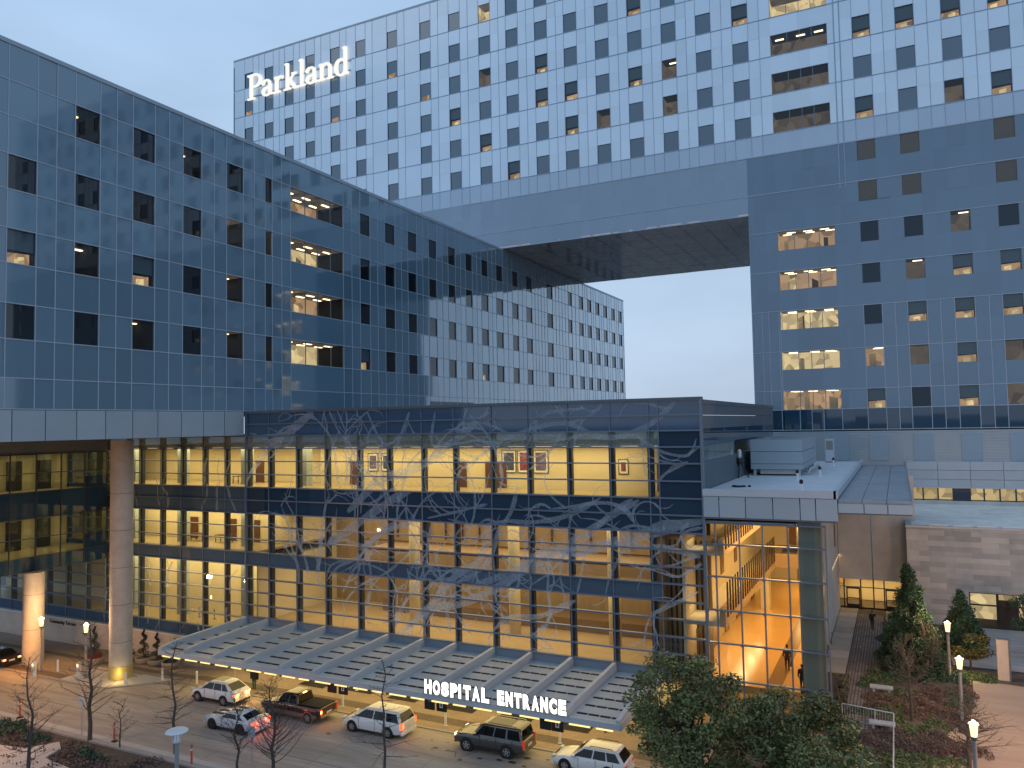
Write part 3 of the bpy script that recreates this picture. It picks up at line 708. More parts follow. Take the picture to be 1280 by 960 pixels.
# service ducts / grille near the far foot of the wing
mb = MB()
for (a, b, t0, t1) in ((88.6, 100.3, 22.9, 24.7),):
    mb.cur = 0; mb.box(U0 + .05, U0 + .12, a * K, b * K, kz(t0), kz(t1))
    mb.cur = 1
    for k in range(1, 5): q = (a + (b - a) * k / 5) * K; mb.box(U0 + .121, U0 + .16, q - .05, q + .05, kz(t0), kz(t1))
    mb.box(U0 + .121, U0 + .155, a * K, b * K, kz(23.8) - .04, kz(23.8) + .04)
wparts(wing, mb.build('grille', [M['grille'], M['joint_light']], wing))

# ------------------------------------------------------------------ glass lobby
V = 54.0
def PL(s, t, d): return (s, V - d, t)
lobby = thing('glass_lobby', 'glass fronted lobby lit gold from inside, pale branching trees printed over its panes', 'building', (-33, V, 0))
UC = -12.2
MU = [UC, -15.15] + [(-19.0 - 3.3 * k) for k in range(0, 11)]         # mullions of the main front
MU = [-12.2, -15.25, -15.95] + [(x) for x in (-18.87, -22.2, -25.52, -28.72, -32.14, -35.2, -38.64, -41.77, -45.31, -48.6, -51.9, -54.65)]
MUL = [-54.65, -57.4, -60.3, -63.3, -66.2, -69.3, -71.2, -74.5, -77.6, -80.8, -84.0, -87.2, -90.4, -93.6]
HZ = [22.9, 21.85, 20.75, 19.6, 18.43, 17.2, 16.0, 14.82, 13.6, 12.42, 11.22, 10.04, 8.84, 7.62, 6.4, 5.23, 4.15]
HZL = [20.75, 19.6, 18.43, 17.2, 16.0, 14.82, 13.6, 12.42, 11.22, 10.04, 8.84, 7.65, 6.45, 5.2, 4.0, 2.75, 1.62]
UE = -100.0
# spandrel bands
mb = MB()
def band(us, t0, t1, ci, d=.0):
    us = sorted(us)
    for a, b in zip(us[:-1], us[1:]):
        mb.cur = ci; mb.shade = RNG.random(); j = RNG.gauss(0, .004)
        mb.poly([PL(a, t0, d + j), PL(b, t0, d - j), PL(b, t1, d - j), PL(a, t1, d + j)])
    wparts(lobby, mb.build('spandrel', [M['spandrel'], M['spandrel2'], M['spandrel3']], lobby, fixn='no')); mb.__init__()
band(MU, 20.75, 21.85, 2); band(MU, 21.85, 22.9, 2)
band(MU, 13.6, 14.82, 0); band(MU, 14.82, 16.0, 0)
band(MUL[:-1] + [UE], 13.6, 14.82, 1); band(MUL[:-1] + [UE], 14.82, 16.0, 1)
band(MU[1:], 8.84, 10.04, 1); band(MUL[:-1] + [UE], 8.84, 10.04, 1)
band(MUL[:-1] + [UE], 1.62, 2.75, 2)
band(MU[:2], 16.0, 20.75, 0)  # opaque dark panel put in for the unlit, reflecting corner glass
GL = {}
for us, rows in ((MU, ((16.0, 19.6), (10.04, 13.6), (4.15, 8.84))), (MUL[:-1] + [UE], ((16.0, 19.6), (10.04, 13.6), (2.75, 8.84)))):
    us = sorted(us)
    for a, b in zip(us[:-1], us[1:]):
        for (t0, t1) in rows:
            if us[-1] == UC and b == UC and t0 > 10.5: continue
            n = 3
            for k in range(n):
                c0, c1 = t0 + (t1 - t0) * k / n, t0 + (t1 - t0) * (k + 1) / n; j = RNG.gauss(0, .004); j2 = RNG.gauss(0, .004)
                GL.setdefault((us[-1], t0), MB()).poly([PL(a, c0, j), PL(b, c0, j2), PL(b, c1, -j), PL(a, c1, -j2)])
for q in GL.values(): wparts(lobby, q.build('glazing', M['glass'], lobby, fixn='no'))
mb = MB()
for us in (MU[1:], MUL[:-1] + [UE]):
    us = sorted(us)
    for a, b in zip(us[:-1], us[1:]): mb.poly([PL(a, 19.6, 0), PL(b, 19.6, 0), PL(b, 20.75, 0), PL(a, 20.75, 0)])
wparts(lobby, mb.build('frosted_band', M['frit_band'], lobby, fixn='no'))
# mullions : projecting horizontal fins, thin verticals
mb = MB()
for z in HZ: mb.box(-54.65, UC + .02, V - .17, V + .1, z - .05, z + .05)
for z in HZL: mb.box(UE, -54.651, V - .17, V + .1, z - .05, z + .05)
for u in MU[1:]: mb.box(u - .04, u + .04, V - .09, V + .08, 4.15, 22.85)
for u in MUL[1:]: mb.box(u - .04, u + .04, V - .09, V + .08, 1.62, 20.7)
mb.box(UC - .08, UC + .1, V - .2, V + .12, 1.5, 22.95)
mb.box(-54.73, -54.57, V - .2, V + .12, 1.6, 22.95)
wparts(lobby, mb.build('mullion', M['mullion'], lobby))
mb = MB()
for u in MU[2:]:
    for (t0, t1) in ((16.05, 20.7), (10.09, 13.55), (3.3, 8.79)): mb.box(u - .2, u + .2, V + .16, V + .55, t0, t1)
for u in MUL[1:]:
    for (t0, t1) in ((16.05, 20.7), (10.09, 13.55), (2.0, 8.79)): mb.box(u - .17, u + .17, V + .16, V + .5, t0, t1)
wparts(lobby, mb.build('post', M['post'], lobby))
# base flashing above the canopy
mb = MB(); mb.box(-54.6, -14.8, V - .06, V + .1, 3.3, 4.1); wparts(lobby, mb.build('base_flashing', pbr('flashing metal', (.24, .28, .32), .5, .1), lobby))
# roof, coping and side wall toward the pavilion roof
mb = MB(); mb.box(-54.65, UC + .06, V - .22, V + .5, 22.9, 23.08); mb.box(-54.65, UC + .04, V + .5, 89, 22.6, 22.9); wparts(lobby, mb.build('roof', M['metal_d'], lobby))
mb = MB()
mb.cur = 0; mb.box(UC - .3, UC - .02, V + .12, 89, 20.85, 21.78); mb.box(UC - .3, UC - .02, V + .12, 89, 21.82, 22.6)
mb.cur = 1; mb.box(UC - .3, UC - .06, V + .12, 89, 19.6, 20.85)
mb.cur = 0; mb.box(UC - .3, UC - .02, V + .12, 89, 16.2, 18.55)
wparts(lobby, mb.build('side_wall', [M['metal_d'], M['spandrel']], lobby))
mb = MB(); mb.box(UC - .12, UC - .08, V + .13, 79, 18.56, 19.6); wparts(lobby, mb.build('side_window', M['glass'], lobby))
mb = MB()
for k in range(11): mb.box(UC - .9, UC - .75, 56 + 2.0 * k, 57.1 + 2.0 * k, 18.57, 19.58)
wparts(lobby, mb.build('blind', M['int_cream'], lobby))
# interior
mb = MB()
mb.cur = 0
mb.box(UE, -50, 60.8, 61.2, 16.0, 19.6); mb.box(-50, -13.0, 58.9, 59.3, 16.0, 19.6)          # corridor back walls
mb.box(UE, -54, 59.0, 59.3, 2.6, 8.84); mb.box(UE, -54, 59.0, 59.3, 10.04, 13.6)
mb.cur = 1
mb.box(-54, -15.9, 66.0, 66.4, 3.3, 13.6)  # back wall, the street reflection's gold-brown put into its colour
mb.cur = 2
mb.box(UE, UC - .4, V + .7, 68, 19.65, 19.85); mb.box(UE, -54, V + .7, 68, 13.55, 13.75); mb.box(UE, -54, V + .7, 68, 8.75, 8.95); mb.box(-54, -15.9, V + .7, 68, 13.5, 13.7)
mb.cur = 3
mb.box(UE, UC - .4, V + .7, 68, 15.8, 16.0); mb.box(UE, -54, V + .7, 68, 9.8, 10.0); mb.box(UE, -54, V + .7, 60, 2.4, 2.6)
mb.cur = 4
mb.box(-54, -15.9, V + .7, 68, 3.1, 3.4)
mb.cur = 1
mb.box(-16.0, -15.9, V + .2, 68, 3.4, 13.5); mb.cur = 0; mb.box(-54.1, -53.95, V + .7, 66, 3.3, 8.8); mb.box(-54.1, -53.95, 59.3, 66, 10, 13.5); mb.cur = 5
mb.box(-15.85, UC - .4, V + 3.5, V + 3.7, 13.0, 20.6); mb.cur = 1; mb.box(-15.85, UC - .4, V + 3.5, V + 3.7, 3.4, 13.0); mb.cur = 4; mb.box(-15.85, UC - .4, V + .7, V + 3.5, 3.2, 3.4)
for k in range(8): mb.cur = 5; mb.box(-15.6 + .38 * k, -15.5 + .38 * k, V + 3.3, V + 3.48, 3.4, 12.6)
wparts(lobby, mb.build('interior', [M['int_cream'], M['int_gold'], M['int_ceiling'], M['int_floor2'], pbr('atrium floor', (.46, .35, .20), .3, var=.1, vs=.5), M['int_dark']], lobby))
# railed bands added to imitate the reflected street, and round atrium columns
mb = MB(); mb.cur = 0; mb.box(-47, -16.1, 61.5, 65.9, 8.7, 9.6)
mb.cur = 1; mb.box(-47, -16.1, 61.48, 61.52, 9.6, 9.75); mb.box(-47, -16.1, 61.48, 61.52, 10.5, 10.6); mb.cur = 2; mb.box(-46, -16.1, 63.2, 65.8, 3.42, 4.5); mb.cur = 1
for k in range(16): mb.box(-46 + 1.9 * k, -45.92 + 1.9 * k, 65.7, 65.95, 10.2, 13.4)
wparts(lobby, mb.build('reflection_bands', [M['slab_tan'], M['door_wood'], pbr('dark reflection band', (.20, .135, .08), .5)], lobby))
for u in (-40.2, -30.0, -21.0):
    mb = MB(); mb.lathe([(.5, 3.4), (.5, 13.5)], (u, 60.2, 0), 14); wparts(lobby, mb.build('interior_column', M['int_cream'], lobby, smooth=True))
for u in (-57.6, -66.5, -73.8, -50.2):
    mb = MB(); mb.box(u - .45, u + .45, 56.6, 57.4, 2.6 if u < -54 else 16, 19.6); wparts(lobby, mb.build('interior_column', M['metal'], lobby))
# corridor doors, benches and ceiling light panels
for (u, w, h) in ((-46.4, 1.1, 2.2), (-31.9, 2.0, 2.25), (-35.0, 1.2, 2.25), (-16.8, .7, 2.1)):
    mb = MB(); mb.box(u, u + w, 58.78, 58.88, 16.0, 16.0 + h); wparts(lobby, mb.build('door', M['door_wood'], lobby))
for (u, v, h) in ((-59, 58.9, 10.04), (-62.2, 58.9, 10.04), (-67.7, 58.9, 10.04), (-58.4, 58.9, 16.0)):
    mb = MB(); mb.box(u, u + 1.1, v, v + .08, h, h + 2.2); wparts(lobby, mb.build('door', M['door_wood'], lobby))
mb = MB()
for k in range(26):
    u = -75 + 2.35 * k
    for v in (55.6, 57.4): mb.box(u, u + 1.3, v, v + .25, 19.60, 19.64)
for k in range(9):
    u = -75 + 2.35 * k
    for zc in (13.52, 8.72): mb.box(u, u + 1.3, 56.2, 56.45, zc, zc + .025)
for k in range(14): mb.box(-52 + 2.5 * k, -51 + 2.5 * k, 58.2, 58.4, 13.46, 13.49)
for k in range(8): mb.box(-52.5 + .95 * (k % 4) * 1.7, -51.6 + .95 * (k % 4) * 1.7, 62 + 1.6 * (k // 4), 62.3 + 1.6 * (k // 4), 13.44, 13.49)
wparts(lobby, mb.build('ceiling_light', M['light_bar'], lobby))
# printed branch pattern on the outer face of the glass
def limb(pts, w0, w1, ox, oy, sc):
    P3 = [onv(ox + p[0] / sc, oy + p[1] / sc, V) for p in pts]
    return [(p[0], p[2]) for p in P3], w0, w1
C4, C5, C6 = (560, 500, 3.765), (300, 500, 4.0), (400, 650, 4.0)
L = []
def add(ps, w0, w1, c): L.append(limb(ps, w0, w1, *c))
add([(1200, 570), (1020, 600), (900, 640), (700, 690), (480, 740), (380, 790), (250, 830), (60, 900)], .85, .5, C4)
add([(1190, 740), (1040, 700), (900, 690), (720, 670)], .4, .45, C4)
add([(900, 470), (720, 580), (600, 650), (540, 730)], .3, .5, C4)
add([(720, 460), (560, 545), (400, 575), (270, 570), (150, 590), (0, 560)], .38, .18, C4)
add([(330, 400), (300, 520), (240, 620), (210, 720), (150, 800), (40, 860)], .3, .45, C4)
add([(870, 465), (760, 540), (680, 620), (580, 720)], .3, .3, C4)
add([(1080, 0), (960, 110), (820, 170), (700, 170), (560, 110), (380, 140), (250, 200), (130, 280), (60, 330)], .42, .22, C4)
add([(730, 20), (660, 80), (560, 110)], .3, .15, C4); add([(650, 40), (480, 60), (390, 120)], .12, .22, C4)
add([(540, 150), (460, 270), (380, 330)], .22, .16, C4); add([(880, 160), (1000, 240), (1130, 260), (1170, 180)], .25, .12, C4)
add([(1130, 290), (1020, 350), (980, 400)], .18, .2, C4); add([(1200, 600), (1120, 620), (1080, 680)], .16, .14, C4)
add([(540, 560), (640, 460), (700, 400), (900, 330), (1100, 180), (1250, 60)], .7, .55, C5)
add([(440, 720), (560, 640), (760, 500), (860, 460)], .75, .55, C5)
add([(850, 60), (800, 200), (760, 290)], .3, .2, C5); add([(450, 60), (500, 160), (560, 230)], .22, .16, C5); add([(500, 150), (440, 320), (430, 420)], .2, .12, C5)
add([(370, 60), (260, 150), (150, 240), (60, 360), (30, 430)], .8, .4, C5); add([(640, 60), (700, 190), (760, 240)], .18, .12, C5)
add([(600, 750), (760, 640), (920, 600)], .4, .28, C5); add([(980, 60), (960, 200), (1000, 230), (1200, 200)], .18, .22, C5)
add([(1240, 520), (1080, 560), (940, 590)], .18, .12, C5); add([(520, 960), (600, 820), (740, 860)], .24, .16, C5); add([(830, 520), (850, 640), (900, 740), (880, 850)], .2, .14, C5)
add([(450, 20), (300, 70), (200, 180), (100, 230), (40, 300)], .4, .25, C6); add([(480, 140), (340, 260), (200, 330), (120, 420)], .2, .14, C6)
add([(860, 30), (800, 200), (680, 280), (560, 420), (480, 500), (380, 580)], .6, .45, C6); add([(1280, 140), (1080, 180), (960, 300), (700, 420), (560, 440), (420, 560)], .6, .5, C6)
add([(1280, 400), (1100, 480), (960, 480), (860, 560)], .4, .25, C6); add([(1180, 660), (1120, 600), (1060, 560)], .2, .14, C6); add([(440, 240), (480, 350), (540, 400)], .22, .16, C6)
add([(560, 20), (540, 200), (600, 300)], .24, .16, C6); add([(900, 160), (1000, 230), (1030, 100), (960, 50), (890, 110)], .2, .15, C6); add([(230, 100), (260, 280), (240, 460)], .2, .14, C6)
add([(1180, 900), (1060, 960), (960, 1010)], .25, .2, C4); add([(1210, 760), (1090, 830), (1030, 820)], .18, .12, C4)
mb = MB(); DZ = [0.0]
HOR = HZ
def smooth_path(pts, step=.35):
    out = []; n = len(pts)
    for i in range(n - 1):
        p0, p1, p2, p3 = pts[max(i - 1, 0)], pts[i], pts[i + 1], pts[min(i + 2, n - 1)]
        k = max(2, int(math.hypot(p2[0] - p1[0], p2[1] - p1[1]) / step))
        for q in range(k):
            t = q / k
            out.append(tuple(.5 * (2 * b + (c - a) * t + (2 * a - 5 * b + 4 * c - d) * t * t + (3 * b - a - 3 * c + d) * t ** 3) for a, b, c, d in zip(p0, p1, p2, p3)))
    out.append(pts[-1]); return out
def ribbon(pts, w0, w1, depth):
    Q = smooth_path(pts); n = len(Q); Lp = []; Rp = []; ph = RNG.uniform(0, 6)
    for i, p in enumerate(Q):
        a, b = Q[max(i - 1, 0)], Q[min(i + 1, n - 1)]; dx, dz = b[0] - a[0], b[1] - a[1]; l = math.hypot(dx, dz) or 1
        f = i / (n - 1); w = (w0 + (w1 - w0) * f) * (1 + .16 * math.sin(i * .9 + ph) + RNG.uniform(-.08, .08))
        w *= min(1, .25 + (1 - f) * 5) * (min(1, .3 + f * 7) if depth == 0 else 1)
        Lp.append((p[0] - dz / l * w / 2, p[1] + dx / l * w / 2)); Rp.append((p[0] + dz / l * w / 2, p[1] - dx / l * w / 2))
    DZ[0] += .0003
    cl = lambda p: (max(-54.5, min(UC - .12, p[0])), V - .03 - DZ[0], max(4.2, min(22.85, p[1])))
    for i in range(n - 1):
        if max(Lp[i][1], Rp[i][1], Lp[i + 1][1]) < 4.15 or min(Lp[i][1], Rp[i + 1][1]) > 22.9 or max(Lp[i][0], Rp[i][0]) < -54.5 or min(Lp[i][0], Rp[i][0]) > UC - .1: continue
        mb.poly([cl(Lp[i]), cl(Rp[i]), cl(Rp[i + 1]), cl(Lp[i + 1])])
    if depth < 2:
        tot = sum(math.hypot(Q[i + 1][0] - Q[i][0], Q[i + 1][1] - Q[i][1]) for i in range(n - 1))
        for _ in range(int(tot / (2.0 if depth == 0 else 1.9) + RNG.random())):
            i = RNG.randrange(1, n); a = Q[i - 1]; b = Q[i]; sg = RNG.choice((-1, 1)); ang = math.atan2(b[1] - a[1], b[0] - a[0]) + sg * RNG.uniform(.35, 1.0)
            ln = RNG.uniform(1.6, 5.0) if depth == 0 else RNG.uniform(.8, 2.2); ww = min(.26, w0 * .35 + .07) if depth == 0 else .10
            pts2 = [Q[i]]; x, z = Q[i]; cv = RNG.gauss(0, .22)
            for k in range(5): x += math.cos(ang) * ln / 5; z += math.sin(ang) * ln / 5; ang += cv + RNG.gauss(0, .12); pts2.append((x, z))
            ribbon(pts2, ww, ww * .45, depth + 1)
for k in range(16):                       # further limbs rising across the front
    x, z = RNG.uniform(-53, -14), RNG.uniform(4.3, 17); ang = RNG.uniform(.9, 2.2); pts2 = [(x, z)]; cv = RNG.gauss(0, .1)
    for q in range(6): x += math.cos(ang) * 1.2; z += math.sin(ang) * 1.2; ang += cv + RNG.gauss(0, .2); pts2.append((x, z))
    L.append((pts2, RNG.uniform(.2, .4), .14))
for pts, w0, w1 in L: ribbon(pts, max(w0, .22) * 1.1, max(w1, .16) * 1.1, 0)
for k in range(26):
    u = RNG.uniform(-76, -55.5); z0 = RNG.choice((1.7, 2.2, 14, 13.7, 16, 6))
    x, z = u, z0; ang = math.pi / 2 + RNG.gauss(0, .4)
    pts2 = [(x, z)]
    for _ in range(5):
        x += math.cos(ang) * .55; z += math.sin(ang) * .55; ang += RNG.gauss(0, .3); pts2.append((x, z))
    w = RNG.uniform(.1, .3)
    for i in range(5):
        mb.poly([(pts2[i][0] - w / 2, V - .04 - .0004 * k, pts2[i][1]), (pts2[i][0] + w / 2, V - .04 - .0004 * k, pts2[i][1]), (pts2[i + 1][0] + w / 2, V - .04 - .0004 * k, pts2[i + 1][1]), (pts2[i + 1][0] - w / 2, V - .04 - .0004 * k, pts2[i + 1][1])])
wparts(lobby, mb.build('branch_print', M['frit'], lobby, fixn='no'))
# entrance level under the canopy
mb = MB(); mb.cur = 0; mb.box(-54, -13, V + 3.6, V + 3.8, 0, 3.1)
mb.cur = 1; mb.box(-55.5, -54, V - .05, V + 4, -.4, 3.1)
wparts(lobby, mb.build('entrance_wall', [M['int_cream'], M['stone_grey']], lobby))
mb = MB()
for k in range(13):
    u = -53.5 + 3.3 * k
    mb.box(u - .05, u + .05, V + .2, V + .32, .05, 3.1); mb.box(u - .05, u + 3.3, V + .2, V + .3, 2.3, 2.38)
wparts(lobby, mb.build('door_frame', M['post'], lobby))
mb = MB(); mb.poly([(-53.5, V + .25, .05), (-13.5, V + .25, .05), (-13.5, V + .25, 3.1), (-53.5, V + .25, 3.1)]); wparts(lobby, mb.build('entrance_glazing', M['glass_box'], lobby))

# pictures on the corridor wall (things that hang there)
PICS = [(636, 'framed print with a blue black shape, left of the magenta print on the corridor wall', 'art1', 1.35), (656, 'framed magenta print hanging between two darker prints in the corridor', 'art2', 1.35), (676, 'framed violet and white print, right of the magenta print in the corridor', 'art3', 1.35),
        (466, 'small framed grey print left in the pair behind the upper glass', 'art3', 1.15), (483, 'small framed pale print right in the pair behind the upper glass', 'art1', 1.15), (779, 'small framed print on the bright end of the upper corridor', 'art2', .8)]
for (x, lab, art, w) in PICS:
    p = onv(x, 586 if x < 700 else 580, 58.8)
    t = thing('framed_picture', lab, 'picture', (p[0], 58.88, 17.35), 0, 'pictures in the upper corridor')
    h = w * 1.35
    mb = MB(); mb.cur = 0
    for b in ((-w / 2, w / 2, -.07, 0, -.05, 0), (-w / 2, w / 2, -.07, 0, h, h + .05), (-w / 2, -w / 2 + .05, -.07, 0, 0, h), (w / 2 - .05, w / 2, -.07, 0, 0, h)): mb.box(*b)
    mb.build('frame', M['trim_black'], t)
    mb = MB(); mb.box(-w / 2 + .05, w / 2 - .05, -.04, -.002, 0, h); mb.build('mount', M['paper'], t)
    mb = MB(); mb.box(-w / 2 + .2, w / 2 - .2, -.052, -.041, .17, h - .17); mb.build('print', M[art], t)
# queue posts inside the lower left rooms
for k, (x, y) in enumerate(((233, 748), (253, 751), (272, 753), (330, 760), (348, 765))):
    p = onv(x, y, 57.0)
    t = thing('queue_post', ('slim dark queue post behind the lower glass', 'slim dark queue post behind the lower glass')[0] + (', in the row left of the grey column' if k < 3 else ', in the pair right of the grey column'), 'stanchion', (p[0], 56.6, 2.6 if k < 3 else 3.4), 0, 'queue posts behind the lower glass, left of the grey column' if k < 3 else 'queue posts behind the lower glass, right of the grey column')
    mb = MB(); mb.lathe([(.16, 0), (.16, .03), (.03, .05), (.03, .95), (.04, 1.0)], (0, 0, 0), 10); mb.build('pole', M['trim_black'], t)

for (u, z, lab) in ((-61.4, 10.04, 'long dark table behind the middle row of glass, left of the grey interior column'), (-64.9, 10.04, 'long dark table behind the middle row of glass, nearest the concrete column'), (-59.0, 16.0, 'long dark table behind the top row of glass')):
    t = thing('long_table', lab, 'table', (u, 57.6, z))
    mb = MB(); mb.box(-.9, .9, -.4, .4, .7, .76); mb.build('table_top', M['door_wood'], t)
    for sx_ in (-.8, .8):
        for sy_ in (-.33, .33): mb = MB(); mb.box(sx_ - .03, sx_ + .03, sy_ - .03, sy_ + .03, 0, .7); mb.build('leg', M['trim_black'], t)
# ------------------------------------------------------------------ bridge block on the left, stone wall, columns
bridge = thing('glass_bridge', 'dark two storey glass bridge under the office wing, crossing behind the columns', 'building', (-73.6, 48, 8.4))
UB = -73.57
def PB(s, t, d): return (UB + d, s, t)
mb = MB(); GB = {}; bv = lin(24, 53.4, 12)
for a, b in zip(bv[:-1], bv[1:]):
    for (t0, t1) in ((8.4, 9.75), (13.4, 15.85)):
        q = GB.setdefault(t0, MB()); q.shade = RNG.random(); j = RNG.gauss(0, .004); q.poly([PB(a, t0, j), PB(b, t0, -j), PB(b, t1, -j), PB(a, t1, j)])
for q in GB.values(): wparts(bridge, q.build('spandrel', M['spandrel'], bridge, fixn='no'))
for (z0, z1) in ((9.75, 11.2), (15.85, 17)):
    mb = MB(); mb.poly([PB(bv[-2], z0, .01), PB(bv[-1], z0, .01), PB(bv[-1], z1, .01), PB(bv[-2], z1, .01)]); wparts(bridge, mb.build('blind_panel', M['spandrel'], bridge, fixn='no'))
GB = {}
for a, b in zip(bv[:-1], bv[1:]):
    for (t0, t1) in ((9.75, 11.5), (11.5, 13.4), (15.85, 17.6), (17.6, 19.4)):
        j = RNG.gauss(0, .005); GB.setdefault(t0 > 14, MB()).poly([PB(a, t0, j), PB(b, t0, -j), PB(b, t1, -j), PB(a, t1, j)])
for q in GB.values(): wparts(bridge, q.build('glazing', M['glass_dim'], bridge, fixn='no'))
mb = MB()
for v in bv: mb.box(UB - .06, UB + .08, v - .04, v + .04, 8.4, 19.4)
for z in (9.75, 11.5, 13.4, 15.85, 17.6, 19.4): mb.box(UB - .06, UB + .06, 24, 53.4, z - .04, z + .04)
wparts(bridge, mb.build('mullion', M['post'], bridge))
mb = MB(); mb.cur = 0; mb.box(-86, UB - .2, 24, 53.4, 8.35, 8.6); mb.box(-86, UB - .2, 24, 53.4, 13.3, 15.6); mb.box(-86, UB - .1, 24, 53.6, 19.4, 20.6)
mb.cur = 1; mb.box(-80.2, -80, 24, 53.4, 15.6, 19.4); mb.box(-80.2, -80, 24, 53.4, 8.6, 13.3)
mb.cur = 2; mb.box(-79.9, UB - .2, 24, 53.4, 15.6, 15.65); mb.box(-79.9, UB - .2, 24, 53.4, 8.6, 9.7)
mb.cur = 3
for k in range(9): v = 26 + 3 * k; mb.box(-79.9, -79.3, v, v + 1.2, 15.65, 18.6); mb.box(-79.9, -79.3, v, v + 1.2, 9.7, 12.6)
wparts(bridge, mb.build('interior', [M['metal_d'], M['int_cream'], M['int_floor2'], M['int_dark']], bridge))
mb = MB()
for v in (46.6, 50.2, 39): mb.box(-77.5, -77.2, v, v + 1.6, 19.3, 19.38); mb.box(-77.5, -77.2, v, v + 1.6, 13.2, 13.28)
wparts(bridge, mb.build('ceiling_light', M['light_bar'], bridge))
swall = thing('donor_wall', 'low limestone wall with bronze lettering under the blue glass band', 'wall', (-70, 53.9, -1))
mb = MB(); mb.box(-120, -61.8, 53.6, 54.05, -1.6, 1.62); wparts(swall, mb.build('stone_face', M['stone_left'], swall))
mb = MB(); mb.box(-120, -61.7, 53.5, 53.62, 1.5, 1.66); wparts(swall, mb.build('coping', M['stone_pale'], swall))
def text_mesh(s, size, ext, off=0.0, sp=1.0):
    cu = bpy.data.curves.new('t', 'FONT'); cu.body = s; cu.size = size; cu.extrude = ext; cu.offset = off; cu.space_character = sp
    o = bpy.data.objects.new('t', cu); COL.objects.link(o); bpy.context.view_layer.update()
    me = bpy.data.meshes.new_from_object(o); bpy.data.objects.remove(o); bpy.data.curves.remove(cu); return me
def place_text(name, s, mat, loc, w, h, ext, parent=None, off=0.0, rx=math.pi / 2):
    me = text_mesh(s, 1.0, .02, off); xs = [v.co.x for v in me.vertices]; ys = [v.co.y for v in me.vertices]
    a, b, c, d = min(xs), max(xs), min(ys), max(ys)
    for v in me.vertices:
        v.co.x = (v.co.x - a) / (b - a) * w; v.co.y = (v.co.y - c) / (d - c) * h; v.co.z = v.co.z / .02 * ext
        v.co = Vector((v.co.x, -v.co.z, v.co.y)) + Vector(loc)
    me.materials.clear(); me.materials.append(mat)
    bm = bmesh.new(); bm.from_mesh(me); bmesh.ops.recalc_face_normals(bm, faces=bm.faces); bm.to_mesh(me); bm.free()
    if name == 'letter':
        me.materials.append(M['metal_d']); me.update()
        ym = min(v.co.y for v in me.vertices)
        for p in me.polygons: p.material_index = 0 if all(me.vertices[i].co.y < ym + .01 for i in p.vertices) else 1
    o = bpy.data.objects.new(name, me); COL.objects.link(o)
    if parent: o.parent = parent; wparts(parent, o)
    return o
p0 = onv(45, 759, 53.5); p1 = onv(94, 766, 53.5)
place_text('lettering', 'Community Terrace', M['letter_dark'], (p0[0] + (p1[0] - p0[0]) * .35, 53.56, .85), (p1[0] - p0[0]) * .65, .5, .02, swall, .01)
p0 = onv(179, 778, 53.5); p1 = onv(231, 784, 53.5)
place_text('lettering', 'The', M['letter_dark'], (p0[0], 53.56, .95), .55, .34, .02, swall, .01)
place_text('lettering', 'Terrace', M['letter_dark'], (p1[0] - 1.6, 53.56, .95), 1.6, .34, .02, swall, .01)
for i, (x, y, H, lab) in enumerate(((139, 857, 20.6, 'nearer round concrete column, its foot lit yellow, holding up the wing'), (29, 838, 8.4, 'farther round concrete column glowing orange near its foot under the glass bridge'))):
    p = onz(x, y - 6)
    t = thing('concrete_column', lab, 'column', (p[0], p[1] + .9, 0), 0, 'columns under the wing')
    mb = MB(); r = .93 if i == 0 else .9
    prof = [(r, 0), (r, .9), (r, H)]
    mb.lathe(prof, (0, 0, 0), 40); o = mb.build('shaft', M['concrete'], t); smooth_angle(o)
    for z in (3.2, 6.4, 9.6, 12.8, 16.0):
        if z < H: mb = MB(); mb.lathe([(r + .004, z - .02), (r + .004, z + .02)], (0, 0, 0), 40); o = mb.build('joint_ring', M['metal_d'], t); smooth_angle(o)
    if i == 0:
        mb = MB(); mb.lathe([(r + .03, .02), (r + .03, 1.15)], (0, 0, 0), 40); o = mb.build('base_ring', pbr('yellow lit base ring', (.55, .42, .16), .45, .2), t); smooth_angle(o)  # yellow light on the column foot is put into the ring's colour

# ------------------------------------------------------------------ entrance canopy and its sign
can = thing('entrance_canopy', 'long flat grey metal canopy with upstanding beams over the entrance pavement', 'canopy', (-35, 49.5, 0))
FU = [-54.6] + [-51.98, -48.66, -45.36, -41.82, -38.69, -35.24, -32.18, -28.76, -25.56, -22.24, -18.9] + [-15.5]
mb = MB()
for a, b in zip(FU[:-1], FU[1:]):
    mb.shade = RNG.random(); mb.box(a, b, 44.62, 53.95, 3.34, 3.5 + RNG.uniform(0, .008))
deck_mb = mb
mb = MB(); mb.box(-54.75, -15.35, 44.42, 44.62, 3.2, 3.56); mb.box(-54.78, -54.6, 44.45, 53.9, 3.2, 3.62); mb.box(-15.5, -15.3, 44.45, 53.9, 3.2, 3.6); wparts(can, mb.build('edge_trim', M['canopy_fin'], can))
for u in FU:
    mb = MB(); mb.prism([(u - .13, 53.9, 3.48), (u - .13, 44.5, 3.48), (u - .13, 44.5, 3.78), (u - .13, 46, 3.98), (u - .13, 53.9, 4.16)], (.26, 0, 0)); wparts(can, mb.build('beam', M['canopy_fin'], can))
mb = deck_mb; mb.cur = 1
for a, b in zip(FU[:-1], FU[1:]):
    for k in range(6):
        v = 45.3 + 1.45 * k; q = a + .42
        while q < b - .5:
            e = min(q + .68, b - .45); mb.box(q, e, v, v + .26, 3.5, 3.522); q += .76
wparts(can, mb.build('deck', [M['canopy'], M['slot']], can))
mb = MB()
for a, b in zip(FU[:-1], FU[1:]):
    m_ = (a + b) / 2
    mb.box(a + .25, m_ - .1, 44.5, 44.58, 3.06, 3.14); mb.box(m_ + .3, b - .35, 44.5, 44.58, 3.06, 3.14)
wparts(can, mb.build('edge_light', M['light_edge'], can))
